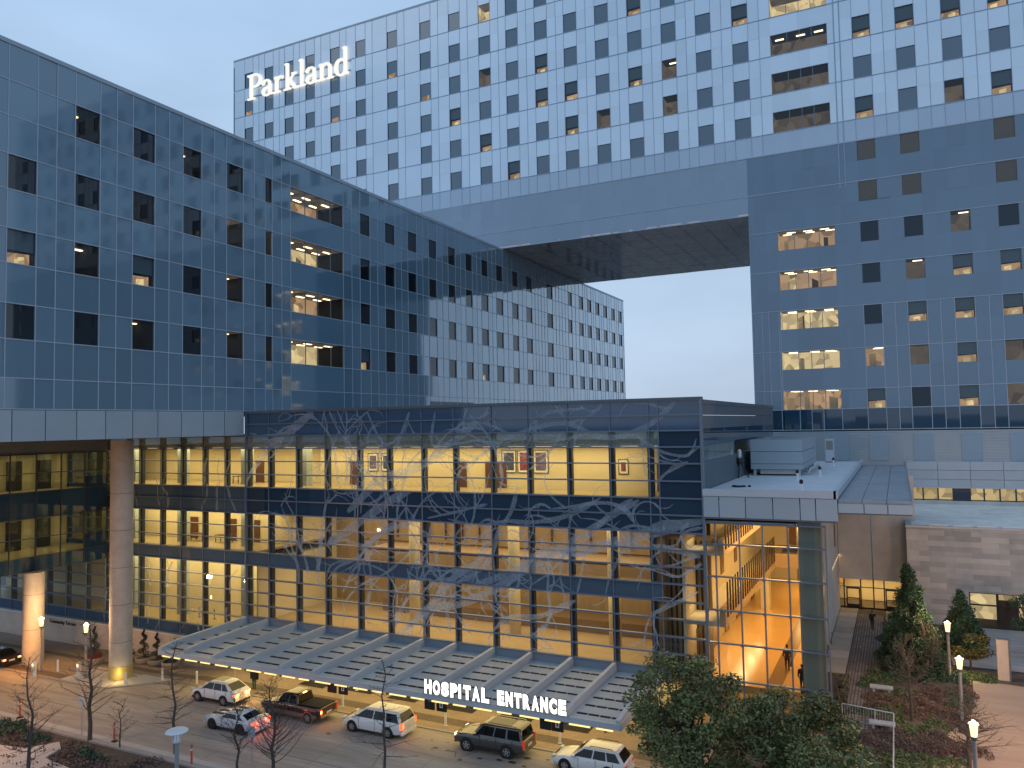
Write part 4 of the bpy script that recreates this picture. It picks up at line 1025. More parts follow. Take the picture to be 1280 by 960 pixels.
mb = MB(); mb.box(-54.4, -15.6, 44.66, 53.8, 3.18, 3.33)
for u in FU[1:-1]: mb.box(u - .1, u + .1, 44.62, 53.8, 2.98, 3.18)
wparts(can, mb.build('underside', M['metal_d'], can))
mb = MB()
for u in FU[1:-1:2]: mb.lathe([(.12, 0.03), (.12, 3.2)], (u, 51.6, 0), 12)
wparts(can, mb.build('support_post', M['metal_d'], can))
es = thing('entrance_sign', 'white lit block letters standing along the canopy edge', 'sign', (-24, 44.35, 3.56))
for word, a, b in (('HOSPITAL', onv(530, 868, 44.35)[0], onv(612.5, 880, 44.35)[0]), ('ENTRANCE', onv(621, 884, 44.35)[0], onv(709, 895, 44.35)[0])):
    widths = {'I': .5}; tot = sum(widths.get(c, 1.0) for c in word); x = a
    for c in word:
        w = widths.get(c, 1.0) / tot * (b - a)
        place_text('letter', c, M['letter_lit'], (x + w * .08, 44.40, 3.62), w * .84 if c != 'I' else w * .55, .93, .07, es, .07)
        x += w
mb = MB(); mb.box(onv(528, 868, 44.35)[0], onv(614, 880, 44.35)[0], 44.36, 44.42, 3.565, 3.61); mb.box(onv(619, 884, 44.35)[0], onv(711, 895, 44.35)[0], 44.36, 44.42, 3.565, 3.61); wparts(es, mb.build('rail', M['metal'], es))
for i, (x, y) in enumerate(((415, 851), (429, 855), (537, 872), (552, 876), (682, 898), (697, 902), (318, 837))):
    p = onv(x, y, 45.2)
    dx = ('first', 'second', 'third', 'fourth', 'fifth', 'sixth')[i] if i < 6 else ''
    t = thing('hanging_sign', f'black hanging sign under the canopy edge, {dx} along from the pickup truck' if i < 6 else 'black hanging sign under the canopy edge near the white crossover', 'sign', (p[0], 45.2, 2.25), 0, 'black signs hanging under the canopy')
    mb = MB(); mb.box(-.38, .38, -.06, .06, 0, .8); mb.build('panel', M['trim_black'], t)
    mb = MB(); mb.box(-.3, -.26, -.02, .02, .8, .95); mb.box(.26, .3, -.02, .02, .8, .95); mb.build('hanger', M['metal_d'], t)
    if i in (1, 3, 5):
        mb = MB(); mb.box(-.12, -.06, -.075, -.061, .25, .6); mb.box(.06, .12, -.075, -.061, .25, .6); mb.box(-.06, .06, -.075, -.061, .25, .31); mb.build('white_mark', M['white_obj'], t)
MATS = ((396, 855, 'beyond the pickup truck bed'), (454, 862, 'beyond the white minivan'), (508, 872, 'between the minivan and the first lit letters'), (578, 885, 'below the first lit word'), (648, 896, 'behind the roof of the grey SUV'), (718, 909, 'beyond the white estate car by the leafy tree'))
mp0 = None
for (x, y, lab) in MATS:
    p = onz(x, y); lab = 'black floor mat on the pavement, ' + lab
    if mp0 is None:
        mp0 = thing('floor_mat', lab, 'mat', (p[0], p[1], .055), 0, 'black mats by the entrance doors')
        mb = MB(); mb.box(-1.25, 1.25, -.75, .75, 0, .02); mb.build('rubber', M['mat_black'], mp0)
        mb = MB()
        for b in ((-1.3, 1.3, -.8, -.75), (-1.3, 1.3, .75, .8), (-1.3, -1.25, -.75, .75), (1.25, 1.3, -.75, .75)): mb.box(*b, 0, .015)
        mb.build('border', M['trim_black'], mp0)
    else: dup(mp0, (p[0], p[1], .055), 0, lab)

# ------------------------------------------------------------------ pavilion beside the lobby
pav = thing('glass_pavilion', 'tall glass pavilion glowing orange inside, with a grey roof edge and teal pier', 'building', (-8, V, 1.6))
UP_ = -4.45
mu = [UC + .15] + [onv(x, 760, V)[0] for x in (897, 927, 956.5, 988)] + [UP_]
hz = [onv(882, y, V)[2] for y in (679.5, 719.5, 761, 801.5)] ; hz = [14.4] + hz; hz += [hz[-1] - 2.42, hz[-1] - 4.84, 0.6]
mb = MB()
for a, b in zip(mu[:-1], mu[1:]):
    for t0, t1 in zip(hz[1:], hz[:-1]):
        j = RNG.gauss(0, .003); mb.poly([PL(a, t0, j), PL(b, t0, -j), PL(b, t1, j), PL(a, t1, -j)])
wparts(pav, mb.build('glazing', M['glass_box'], pav, fixn='no'))
mb = MB()
for u in mu[1:]: mb.box(u - .045, u + .045, V - .1, V + .1, 0.6, 14.4)
for z in hz[:-1]: mb.box(UC, UP_ + .05, V - .12, V + .12, z - .045, z + .045)
for z in hz[1:-1]:
    for u in mu[1:-1]: mb.lathe([(.12, -.2), (.12, -.12)], (u, V, z), 8, 'y')
wparts(pav, mb.build('mullion', M['mullion'], pav))
mb = MB(); mb.box(-6.15, -4.75, V + .35, V + 1.5, .6, 14.6); wparts(pav, mb.build('pier', M['pier'], pav))
mb = MB(); mb.box(-6.35, -6.12, V + 1.55, 88.95, .6, 15.3); wparts(pav, mb.build('side_wall', M['stone_grey'], pav))
# interior of the pavilion
mb = MB(); mb.cur = 0; mb.box(UC - 3.5, -6.36, V + .25, 92, 3.05, 3.57)                      # floor
mb.cur = 1; mb.box(-11.4, -11.0, V + .3, 78, 7.3, 8.55); mb.box(-11.0, -6.36, 78, 78.4, 7.3, 8.55)  # balcony front
mb.box(-11.4, -11.0, V + .3, 70, 12.1, 13.2)
mb.cur = 2; mb.box(-13.9, -13.7, V + .2, 92, 3.57, 14.6); mb.box(-13.9, -6.36, 92, 92.3, 3.57, 14.6); mb.box(-13.7, -6.36, 84, 84.2, 8.5, 14.6)
mb.cur = 3; mb.box(-15.4, -6.36, V + .2, 92, 14.3, 14.5); mb.box(-13.7, -11.4, V + .3, 84, 7.3, 7.6); mb.box(-11.4, -6.36, 78.4, 92, 7.3, 7.6); mb.box(-13.7, -11.4, V + .3, 72, 12.1, 12.3)
mb.cur = 4; mb.box(-13.7, -6.36, 58.5, 58.7, .5, 3.04); mb.box(-13.7, -6.36, V + .3, 58.6, .4, .6)
mb.cur = 5; mb.box(-8.6, -7.6, V + .3, 90, 3.571, 3.576)
for (v, w) in ((57, 1.6), (62, 2.2), (67, 1.6), (72, 2.0), (80, 1.8), (86, 1.4)): mb.box(-13.69, -13.6, v, v + w, 3.6, 6.3)
for v in (60, 66, 72): mb.box(-13.69, -13.6, v, v + 1.1, 8.6, 10.9)
for u in (-10.6, -8.8, -6.9): mb.box(u, u + 1.1, 91.9, 91.99, 3.6, 6.4); mb.box(u, u + .9, 83.9, 83.99, 8.6, 11)
mb.cur = 2; mb.box(-12.2, -11.4, 76.5, 77.6, 3.57, 7.3)
wparts(pav, mb.build('interior', [M['int_floor'], M['slab_tan'], M['int_cream'], M['int_ceiling'], M['int_gold'], pbr('brown floor band', (.22, .12, .05), .2)], pav))
mb = MB()
for k in range(24): v = V + .8 + .98 * k; mb.box(-11.0, -10.93, v, v + .3, 7.9, 10.25)
for k in range(12): v = V + .8 + .98 * k; mb.box(-11.0, -10.93, v, v + .3, 12.5, 14.3)
wparts(pav, mb.build('balustrade', M['slat_dark'], pav))
mb = MB()
for k in range(8):
    for u in (-9.6, -6.6): mb.box(u, u + .35, 56 + 4 * k, 56.8 + 4 * k, 14.24, 14.29)
for k in range(6): mb.box(-12.8, -12.3, 56 + 4 * k, 57 + 4 * k, 7.24, 7.29)
wparts(pav, mb.build('ceiling_light', M['light_warm'], pav))
# roof of the pavilion : white part, lower grey part, panelled fascia
mb = MB(); mb.box(UC + .05, -3.85, V + .15, 95, 16.05, 16.55); wparts(pav, mb.build('white_roof', M['roof_white'], pav))
mb = MB(); mb.box(UC + .02, -3.7, V - .35, V + .15, 16.25, 16.72); mb.box(-3.85, -3.6, V - .35, 95, 16.25, 16.72); wparts(pav, mb.build('coping', M['metal_l'], pav))
mb = MB()
ruu = [-3.6, -2.2, -.8, .62]
for a, b in zip(ruu[:-1], ruu[1:]): mb.shade = RNG.random(); mb.box(a + .015, b - .015, V - .2, 93, 15.9, 16.2 + RNG.uniform(0, .01))
mb.box(.60, .66, V - .2, 93, 15.9, 16.27)
wparts(pav, mb.build('grey_roof', M['roof_grey'], pav))
mb = MB()
fu = [UC + .02, -11.1, -9.35, -7.6, -5.9, -4.95, -3.62]
for a, b in zip(fu[:-1], fu[1:]): mb.shade = RNG.random(); mb.box(a + .03, b - .03, V - .3, V + .1, 14.82, 16.22)
for a, b in zip([-3.62, -2.1, -.75], [-2.1, -.75, .66]): mb.shade = RNG.random(); mb.box(a + .03, b - .03, V - .28, V + .1, 15.38, 15.95)
for k in range(9): mb.box(.62, .68, 54 + 4.3 * k + .03, 58.3 + 4.3 * k - .03, 15.38, 16.0)
wparts(pav, mb.build('fascia', M['metal'], pav))
mb = MB(); mb.box(UC + .05, .6, V - .25, 93, 15.3, 15.9); mb.box(UC + .05, -3.7, V - .25, 93, 14.7, 15.3); wparts(pav, mb.build('soffit', M['metal_d'], pav))

# roof equipment (things standing on the roof)
ZR = 16.55
t = thing('roof_equipment_screen', 'grey panelled box screen standing on the white roof', 'equipment', (-9.4, 70, ZR))
mb = MB()
for a, b in ((.55, 1.0), (1.04, 2.05), (2.09, 3.1)): mb.box(-2.2, 2.05, 0, .12, a, b); mb.box(1.93, 2.05, .13, 12.3, a, b); mb.box(-2.2, -2.08, .13, 12.3, a, b); mb.box(-2.08, 1.93, 12.18, 12.3, a, b)
mb.build('screen_panel', M['metal'], t)
mb = MB(); mb.box(-2.05, 1.9, .15, 12.15, .55, 2.7); mb.build('inner_casing', M['metal_d'], t)
mb = MB()
for x in (-1.9, 1.75):
    for y in (.3, 3, 6, 9, 11.8): mb = MB(); mb.box(x - .1, x + .1, y - .1, y + .1, 0, .55); mb.build('foot', M['metal_l'], t)
mb = MB(); mb.box(-1.5, 1.6, .5, 11, .12, .5); mb.build('skid', M['white_obj'], t)
mb = MB(); mb.tube([(2.3, 1.5, .12), (2.5, 1.5, .5), (2.5, 10, .5), (2.3, 10, .12)], .09, 8); mb.build('pipe', M['metal_l'], t)
t = thing('roof_vent_cabinet', 'narrow white cabinet at the back of the white roof beside the grey screen', 'cabinet', (*onz(1038, 578, ZR)[:2], ZR))
mb = MB(); mb.box(-.45, .45, -.3, .3, .1, 2.6); mb.build('casing', M['metal_l'], t); mb = MB(); mb.box(-.5, .5, -.35, .35, 0, .1); mb.build('base', M['metal_d'], t)
mb = MB(); mb.box(-.35, .35, -.32, -.301, 1.4, 2.4); mb.build('louvre', M['grille'], t)
p = onz(914.5, 596, ZR)
t = thing('roof_tripod', 'black tripod with a white cylinder on top, on the white roof', 'tripod', (p[0] + .9, p[1] - 1.0, ZR))
for k in range(3):
    a = 2 * math.pi * k / 3 + .5; mb = MB(); mb.tube([(.75 * math.cos(a), .75 * math.sin(a), 0), (.1 * math.cos(a), .1 * math.sin(a), 1.25)], .06, 6); mb.build('leg', M['trim_black'], t)
mb = MB(); mb.lathe([(.32, 1.2), (.36, 1.3), (.3, 1.62), (.1, 1.66)], (0, 0, 0), 12); mb.build('hub', M['trim_black'], t)
mb = MB(); mb.lathe([(.06, 1.6), (.16, 1.8), (.16, 2.3), (.05, 2.4)], (0, 0, 0), 12); mb.build('cylinder', M['white_obj'], t)
vp0 = None
for (x, y, lab) in ((1002, 615, 'nearest the roof edge'), (1025, 595, 'right of the screen corner'), (1042, 582, 'farthest, near the white cabinet'), (997, 600, 'at the near corner of the grey screen')):
    p = onz(x, y, ZR); lab = 'short white roof vent pipe with black cap, ' + lab
    if vp0 is None:
        vp0 = thing('vent_pipe', lab, 'vent pipe', (p[0], p[1], ZR), 0, 'vent pipes on the white roof')
        mb = MB(); mb.lathe([(.16, 0), (.1, .06), (.09, .55)], (0, 0, 0), 10); mb.build('pipe', M['white_obj'], vp0)
        mb = MB(); mb.lathe([(.1, .55), (.12, .58), (.12, .78), (.02, .84)], (0, 0, 0), 10); mb.build('cap', M['trim_black'], vp0)
    else: dup(vp0, (p[0], p[1], ZR), 0, lab)
p = onz(926, 609, ZR)
t = thing('roof_debris', 'small dark heap of rags lying flat on the white roof', 'debris', (p[0], p[1], ZR + .001)); mb = MB()
for k in range(7): mb.ball((RNG.uniform(-.7, .7), RNG.uniform(-.4, .4), .05), (RNG.uniform(.1, .25), RNG.uniform(.15, .4), .09))
mb.build('cloth', M['trim_black'], t)

# ------------------------------------------------------------------ podium and stone building
pod = thing('podium_block', 'grey louvred podium and pale stone wall under the tower, with a thin lit window strip', 'building', (6, 100, 1.6))
mb = MB()
for k in range(24): mb.box(-16, 74, VT - .1 - .05 * (k % 2), VT + 3, 15.4 + .18 * k, 15.4 + .18 * k + .175)
wparts(pod, mb.build('louvre_band', M['metal'], pod))
for c in LC + [-8]: mb = MB(); mb.box(c * K, (c + 2.2) * K, VT - .22, VT - .16, 16.0, 19.3); wparts(pod, mb.build('louvre', M['louvre_m'], pod))
PV = VT - .6
pz = [onv(1280, y, PV)[2] for y in (577, 588.5, 600.5, 612, 628)]
mb = MB()
for r in range(3):
    for c in range(22): mb.shade = RNG.random(); x = .75 + 3.4 * c; mb.box(x + .02, x + 3.38, PV, PV + .3, pz[r + 1] + .02, pz[r] - .02)
mb.box(.7, 74, PV + .3, VT, pz[0] - .2, pz[0])
wparts(pod, mb.build('panel_band', M['metal'], pod))
mb = MB(); mb.box(-14, 74, PV + 1.6, PV + 1.8, pz[4], pz[3]); wparts(pod, mb.build('strip_interior', M['room_bright'], pod))
mb = MB(); mb.box(.7, 74, PV + .25, PV + .3, pz[4], pz[3] - .01); wparts(pod, mb.build('strip_window', M['glass'], pod))
mb = MB()
for k in range(46): mb.box(.8 + 1.6 * k, .95 + 1.6 * k, PV + .1, PV + .4, pz[4], pz[3] - .005)
mb.box(5.6, 7.5, PV + .05, PV + .2, pz[4], pz[3] - .006)
wparts(pod, mb.build('strip_frame', M['post'], pod))
mb = MB(); mb.box(-6, 74, PV + .1, PV + .5, 0, pz[4] - .02); wparts(pod, mb.build('stone_face', M['stone_pale'], pod))
mb = MB(); mb.box(-14, 74, PV + 2, VT + 3, 0, 15.3); wparts(pod, mb.build('core_wall', M['int_dark'], pod))
# recessed wall over the garden doors
rec = thing('recessed_entrance', 'recessed grey stone wall above a lit row of glass doors at the path end', 'building', (-3, 89, 1.6))
mb = MB(); mb.box(-6.1, -2.95, 89, 89.5, 4.6, 15.4); mb.box(-2.85, 1.2, 89, 89.5, 4.6, 15.4); wparts(rec, mb.build('stone_face', M['stone_grey'], rec))
mb = MB(); mb.box(-8, 1.2, 93.5, 93.8, 1.6, 4.8); mb.box(-8, 1.2, 89.6, 93.6, 4.5, 4.7); wparts(rec, mb.build('interior', M['int_cream'], rec))
mb = MB(); mb.box(-8, 1.2, 89.15, 89.2, 1.6, 4.6); wparts(rec, mb.build('glazing', M['glass_box'], rec))
mb = MB()
for u in (-7.3, -5.7, -4.1, -2.9, -1.9, -.1, 1.1): mb.box(u - .06, u + .06, 89.0, 89.3, 1.6, 4.6)
mb.box(-8, 1.2, 89.02, 89.28, 3.75, 3.83); mb.box(-8, 1.2, 89.03, 89.27, 1.6, 1.75)
wparts(rec, mb.build('door_frame', M['slat_dark'], rec))
for u in (-5.5, -1.8):
    mb = MB()
    for b in ((u, u + .12, 1.65, 3.75), (u + 1.2, u + 1.32, 1.65, 3.75), (u + .12, u + 1.2, 1.65, 2.05), (u + .12, u + 1.2, 3.6, 3.75), (u + .12, u + 1.2, 2.6, 2.7)): mb.box(b[0], b[1], 88.93, 89.0, b[2], b[3])
    wparts(rec, mb.build('door', M['trim_black'], rec))
mb = MB()
for u in (-7, -4.5, -2, 0): mb.box(u, u + .8, 91, 91.3, 4.42, 4.48)
wparts(rec, mb.build('ceiling_light', M['light_warm'], rec))
st = thing('stone_building', 'low tan limestone building with two lit windows right of the dark conifer', 'building', (6, 85, 1.6))
WS0, WS1 = onv(1211, 740, 85)[0], onv(1211 + 8 + 42.5 + 20, 740, 85)[0]
zt1, zt0 = onv(1211, 740, 85)[2], onv(1212, 787, 85)[2]
mb = MB()
X0, X1 = .33, 30
mb.box(X0, WS0, 85, 85.4, 0, 10.7); mb.box(WS0, X1, 85, 85.4, zt1, 10.7); mb.box(WS0, X1, 85, 85.4, 0, zt0); mb.box(X0, X0 + .4, 85.4, 107, 0, 10.7)
wparts(st, mb.build('wall', M['stone_tan'], st))
mb = MB(); mb.box(X0 - .05, X1, 84.95, 85.5, 10.7, 10.9); mb.box(X0 - .05, X0 + .5, 85.5, 107, 10.7, 10.9); wparts(st, mb.build('coping', M['metal'], st))
mb = MB(); mb.box(X0 + .5, X1, 85.5, PV + .05, 10.6, 10.8); wparts(st, mb.build('roof', brickmat('pale roof pavers', (.88, .84, .75), (.76, .73, .66), (.66, .63, .57), 2.6, 1.6, 'uv', .8, .01), st))
mb = MB()
for k in range(14): mb.box(X0 + 2 + 2.0 * k, X0 + 3.6 + 2.0 * k, 85.2, 85.4, 10.88, 11.05)
wparts(st, mb.build('roof_curb', M['white_obj'], st))
mb = MB(); mb.box(WS0, X1, 89, 89.2, zt0 - .5, zt1 + .3); mb.cur = 1; mb.box(WS0 + 2.4, WS0 + 4.2, 87.6, 87.8, zt0, zt1 - 1.1); wparts(st, mb.build('interior', [M['room_bright'], M['door_wood']], st))
for k in range(4):
    a = WS0 + 2.28 * k
    mb = MB(); mb.poly([(a, 85.18, zt0), (a + 2.28, 85.18, zt0), (a + 2.28, 85.18, zt1), (a, 85.18, zt1)]); o = mb.build('window', M['pane_clear'], st); wparts(st, o)
    mb = MB(); zc = zt1 - 1.15
    for b in ((a, a + .1, zt0, zt1), (a + 2.18, a + 2.28, zt0, zt1), (a + .1, a + 2.18, zt0, zt0 + .08), (a + .1, a + 2.18, zt1 - .08, zt1), (a + .1, a + 2.18, zc - .06, zc + .06)): mb.box(b[0], b[1], 85.08, 85.25, b[2], b[3])
    o2 = mb.build('frame', M['slat_dark'], o); o2.matrix_parent_inverse = Matrix.Identity(4)

# ------------------------------------------------------------------ vehicles
def car(name, label, loc, sp, rz=math.pi, cat='car'):
    """front towards local +x ; origin on the ground between the wheels"""
    L, W, H, wb, zs, belt = sp['L'], sp['W'], sp['H'], sp['wb'], sp.get('sill', .28), sp['belt']
    fo = sp.get('fo', (L - wb) * .46); xf = wb / 2 + fo; xr = xf - L; hw = W / 2; r = sp['r']
    t = thing(name, label, cat, loc, rz)
    paint = sp['paint']
    S = sp['st']       # stations along x : (fraction from rear 0..1, z low, z top, width factor)
    mb = MB(); rings = []
    for (f, zl, ztp, wf) in S:
        x = xr + L * f; h = hw * wf
        half = [(.80, zl), (.95, zl + .07), (1.0, zl + (ztp - zl) * .40), (1.0, zl + (ztp - zl) * .62), (.965, ztp - .10), (.90, ztp - .02), (.45, ztp + .012)]
        pts = [(x, -h * a, z) for a, z in half] + [(x, h * a, z) for a, z in half[::-1]]
        rings.append([mb.vert(p) for p in pts])
    n = len(rings[0])
    for i in range(len(rings) - 1):
        for k in range(n): mb.face((rings[i][k], rings[i][(k + 1) % n], rings[i + 1][(k + 1) % n], rings[i + 1][k]))
    mb.face(rings[0][::-1]); mb.face(rings[-1])
    o = mb.build('body', paint, t); smooth_angle(o, 38)
    # cabin
    xb0, xt0, xt1, xb1 = [xr + L * f for f in sp['cab']]; cb, ct = hw * .93, hw * sp.get('ct', .76)
    def cab(z):
        f = (z - belt) / (H - belt); return xb0 + (xt0 - xb0) * f, xb1 + (xt1 - xb1) * f, cb + (ct - cb) * f
    mb = MB(); rings = []
    for (z, ins) in ((belt - .12, 0), (belt, 0), (belt + (H - belt) * .5, 0), (H - .09, 0), (H - .03, .05), (H, .16), (H + .012, .4)):
        a, b, w = cab(min(z, H - .05)); a += ins; b -= ins; w -= ins * .9; rc = .14 if z < H else .1
        ring = []
        for (cx, cy, a0) in ((b, w, 0), (a, w, 90), (a, -w, 180), (b, -w, 270)):
            sx_ = cx - rc if cx == b else cx + rc; sy_ = cy - rc if cy > 0 else cy + rc
            for q in (0, 45, 90): ring.append(mb.vert((sx_ + rc * math.cos(math.radians(a0 + q)), sy_ + rc * math.sin(math.radians(a0 + q)), z)))
        rings.append(ring)
    n = len(rings[0])
    for i in range(len(rings) - 1):
        for k in range(n): mb.face((rings[i][k], rings[i][(k + 1) % n], rings[i + 1][(k + 1) % n], rings[i + 1][k]))
    mb.face(rings[-1]); o = mb.build('cabin', sp.get('roofpaint', paint), t); smooth_angle(o, 38)
    # glass
    z0, z1 = belt + .03, H - .12
    def side(f0, f1, f0t, f1t, s):
        a0, b0, w0 = cab(z0); a1, b1, w1 = cab(z1)
        x = lambda a, b, f: a + (b - a) * f
        return [(x(a0, b0, f0), s * (w0 + .012), z0), (x(a0, b0, f1), s * (w0 + .012), z0), (x(a1, b1, f1t), s * (w1 + .012), z1), (x(a1, b1, f0t), s * (w1 + .012), z1)]
    for s in (-1, 1):
        for (f0, f1, g0, g1) in sp['win']:
            mb = MB(); mb.poly(side(f0, f1, g0, g1, s)); o = mb.build('side_window', M['car_glass'], t, fixn='no')
    a0, b0, w0 = cab(z0); a1, b1, w1 = cab(z1)
    mb = MB(); mb.poly([(b0 + .014, -w0 * .86, z0), (b0 + .014, w0 * .86, z0), (b1 + .014, w1 * .84, z1), (b1 + .014, -w1 * .84, z1)]); mb.build('windscreen', M['car_glass'], t, fixn='no')
    zr0 = z0 if sp.get('rw') is None else sp['rw']; a0, b0, w0 = cab(zr0)
    mb = MB(); mb.poly([(a0 - .014, w0 * .84, zr0), (a0 - .014, -w0 * .84, zr0), (a1 - .014, -w1 * .8, z1), (a1 - .014, w1 * .8, z1)]); mb.build('rear_window', M['car_glass'], t, fixn='no')
    # wheels
    for sx_ in (1, -1):
        for s in (1, -1):
            mb = MB(); y = s * (hw - .235); 
            mb.lathe([(r + .075, -.02), (r + .075, .242 if s > 0 else .02)] if s > 0 else [(r + .075, -.242), (r + .075, .02)], (sx_ * wb / 2, y, r + .01), 22, 'y'); mb.build('wheel_arch', sp.get('archmat', M['trim_black']), t)
            mb = MB(); d = s
            mb.lathe([(r * .6, -.1 * d), (r * .93, -.1 * d), (r, -.05 * d), (r, .20 * d), (r * .94, .255 * d), (r * .64, .258 * d)], (sx_ * wb / 2, y, r), 24, 'y')
            w = mb.build('wheel', M['tyre'], t); smooth_angle(w, 40)
            mb = MB(); mb.cur = 0; mb.lathe([(r * .63, .18 * d), (r * .63, .262 * d), (r * .56, .262 * d), (r * .54, .20 * d)], (sx_ * wb / 2, y, r), 20, 'y')
            for k in range(5):
                a = 2 * math.pi * k / 5 + .3; c_, s_ = math.cos(a), math.sin(a); pw = .055
                q = lambda rr, tt, yy: (sx_ * wb / 2 + c_ * rr - s_ * tt, y + yy * d, r + s_ * rr + c_ * tt)
                mb.hexa([q(.02, -pw, .22), q(r * .6, -pw * .8, .22), q(r * .6, pw * .8, .22), q(.02, pw, .22), q(.02, -pw, .268), q(r * .6, -pw * .8, .264), q(r * .6, pw * .8, .264), q(.02, pw, .268)])
            mb.cur = 1; mb.lathe([(.02, .15 * d), (r * .55, .15 * d), (r * .55, .205 * d), (.02, .205 * d)], (sx_ * wb / 2, y, r), 16, 'y')
            rr = mb.build('rim', [sp.get('rim', M['rim']), M['trim_black']], w)
    # lights, bumpers, plate, mirrors, handles, seams
    zl = sp.get('tl', belt - .28); th = sp.get('tlh', .16)
    for s in (1, -1):
        mb = MB(); mb.box(xr - .012, xr + .16, s * (hw * .55), s * (hw * .93), zl, zl + th) if not sp.get('tlv') else mb.box(xr - .012, xr + .12, s * (hw * .78), s * (hw * .955), zl - .1, zl + sp['tlv'])
        mb.build('tail_light', sp['tail'], t)
        if sp.get('hot'):
            mb = MB(); mb.box(xr - .025, xr - .013, s * hw * .62, s * hw * .86, zl + .03, zl + th - .03); mb.build('tail_light_core', M['tail_hot'], t)
        mb = MB(); mb.box(xf - .22, xf - .03, s * hw * .55, s * hw * .90, sp['hl'], sp['hl'] + .15); mb.build('headlight', sp.get('head', M['head_off']), t)
        a, b, w = cab(belt); mb = MB(); mb.box(b - .32, b - .16, s * (hw - .04), s * (hw + .17), belt - .02, belt + .13); mb.build('mirror', paint, t)
        for f in sp.get('handles', (.35, .62)):
            mb = MB(); x = a + (b - a) * f; mb.box(x, x + .17, s * (hw - .015), s * (hw + .022), belt - .20, belt - .16); mb.build('door_handle', sp.get('hmat', paint), t)
        mb = MB()
        for f in sp.get('seams', (.2, .52, .85)):
            x = a + (b - a) * f; mb.box(x - .009, x + .009, s * (hw - .02), s * (hw + .004), zs + .16, belt - .04)
        mb.build('door_seam', M['trim_black'], t)
        mb = MB(); mb.box(-wb / 2 + r + .12, wb / 2 - r - .12, s * (hw - .1), s * (hw - .005), zs - .04, zs + .06); mb.build('sill', sp.get('sillmat', M['trim_black']), t)
    if sp.get('clad'):
        for s in (1, -1): mb = MB(); mb.box(xr + .25, xf - .3, s * (hw - .03), s * (hw + .006), zs - .02, zs + .13); mb.build('side_cladding', M['trim_black'], t)
        mb = MB(); mb.box(xr - .06, xr + .08, -hw * .8, hw * .8, zs - .02, zs + .12); mb.build('rear_cladding', M['trim_black'], t)
    mb = MB(); mb.box(xr - .05, xr + .1, -hw * .88, hw * .88, zs + .06, zs + .24); mb.build('rear_bumper', sp.get('bump', paint), t)
    mb = MB(); mb.box(xf - .12, xf + .03, -hw * .8, hw * .8, zs + .02, zs + .2); mb.build('front_bumper', sp.get('bump', paint), t)
    mb = MB(); pz = sp.get('pz', zl - .12); mb.box(xr - .022, xr - .002, -.26, .26, pz, pz + .14); mb.build('number_plate', M['plate'], t)
    mb = MB(); mb.box(xf - .04, xf + .012, -hw * .5, hw * .5, sp['hl'] - .18, sp['hl'] + .04); mb.build('grille', M['trim_black'], t)
    if sp.get('rails'):
        a, b, w = cab(H - .05)
        for s in (1, -1): mb = MB(); mb.tube([(a + .3, s * w * .9, H + .0), (a + .4, s * w * .9, H + .07), (b - .5, s * w * .9, H + .07), (b - .4, s * w * .9, H + .0)], .022, 6); mb.build('roof_rail', sp['rails'], t)
    if sp.get('sunroof'):
        a, b, w = cab(H - .05); mb = MB(); mb.box(a + (b - a) * .28, a + (b - a) * .86, -w * .62, w * .62, H + .0, H + .018); mb.build('sunroof', M['car_glass'], t)
    return t, xr, xf, hw, cab
SUVW = [(.06, .34, .08, .36), (.37, .62, .39, .64), (.65, .95, .67, .86)]
g = lambda x0, x1, y: ((x0 + x1) / 2, y, 0)
# white crossover
car('crossover_car', 'white crossover with a dark roof panel and blazing orange tail lights, beside the bollards', (-49.05, 45.55, 0), dict(L=4.75, W=1.88, H=1.69, wb=2.76, belt=1.08, r=.37, paint=M['white_paint'], hl=.72,
    st=[(0, .42, .95, .86), (.02, .34, 1.06, .94), (.10, .28, 1.10, .985), (.3, .26, 1.10, 1.0), (.66, .26, 1.06, 1.0), (.80, .26, .99, .985), (.93, .28, .88, .94), (.985, .34, .74, .86), (1, .40, .66, .78)],
    cab=(.03, .245, .56, .755), win=[(.12, .32, .05, .22), (.345, .60, .25, .63), (.62, .95, .66, .93)], tail=M['tail'], hot=True, tlv=None, sunroof=True, rim=M['rim'], rw=1.18, clad=True, ct=.72))
# silver white coupe
t, xr, xf, hw, cab = car('muscle_coupe', 'pale silver two door coupe with dark roof stripes, in front of the white crossover', (-43.5, 41.9, 0), dict(L=4.79, W=1.9, H=1.37, wb=2.72, belt=.93, r=.35, paint=M['silver_paint'], hl=.62, sill=.2,
    st=[(0, .40, .93, .86), (.015, .30, 1.0, .94), (.08, .24, 1.02, .985), (.28, .22, .97, 1.0), (.62, .22, .93, .99), (.78, .22, .92, .985), (.93, .24, .84, .93), (.985, .3, .7, .85), (1, .36, .62, .76)],
    cab=(.10, .31, .52, .66), win=[(.14, .34, .14, .26), (.38, .95, .32, .9)], tail=M['tail'], tlh=.2, tl=.70, handles=(.45,), seams=(.36, .9), rim=M['trim_black']))
mb = MB()
for s in (-.28, .28):
    for b in ((xr + 4.79 * .33, xr + 4.79 * .51, 1.375, 1.386), (xr + .1, xr + .42, 1.015, 1.035), (xr + 4.79 * .68, xr + 4.79 * .9, .90, .945)): mb = MB(); mb.box(b[0], b[1], s - .15, s + .15, b[2], b[3]); mb.build('stripe', M['trim_black'], t)
mb = MB(); mb.box(xr - .02, xr + .3, -.72, .72, 1.05, 1.09); mb.build('spoiler', M['silver_paint'], t)
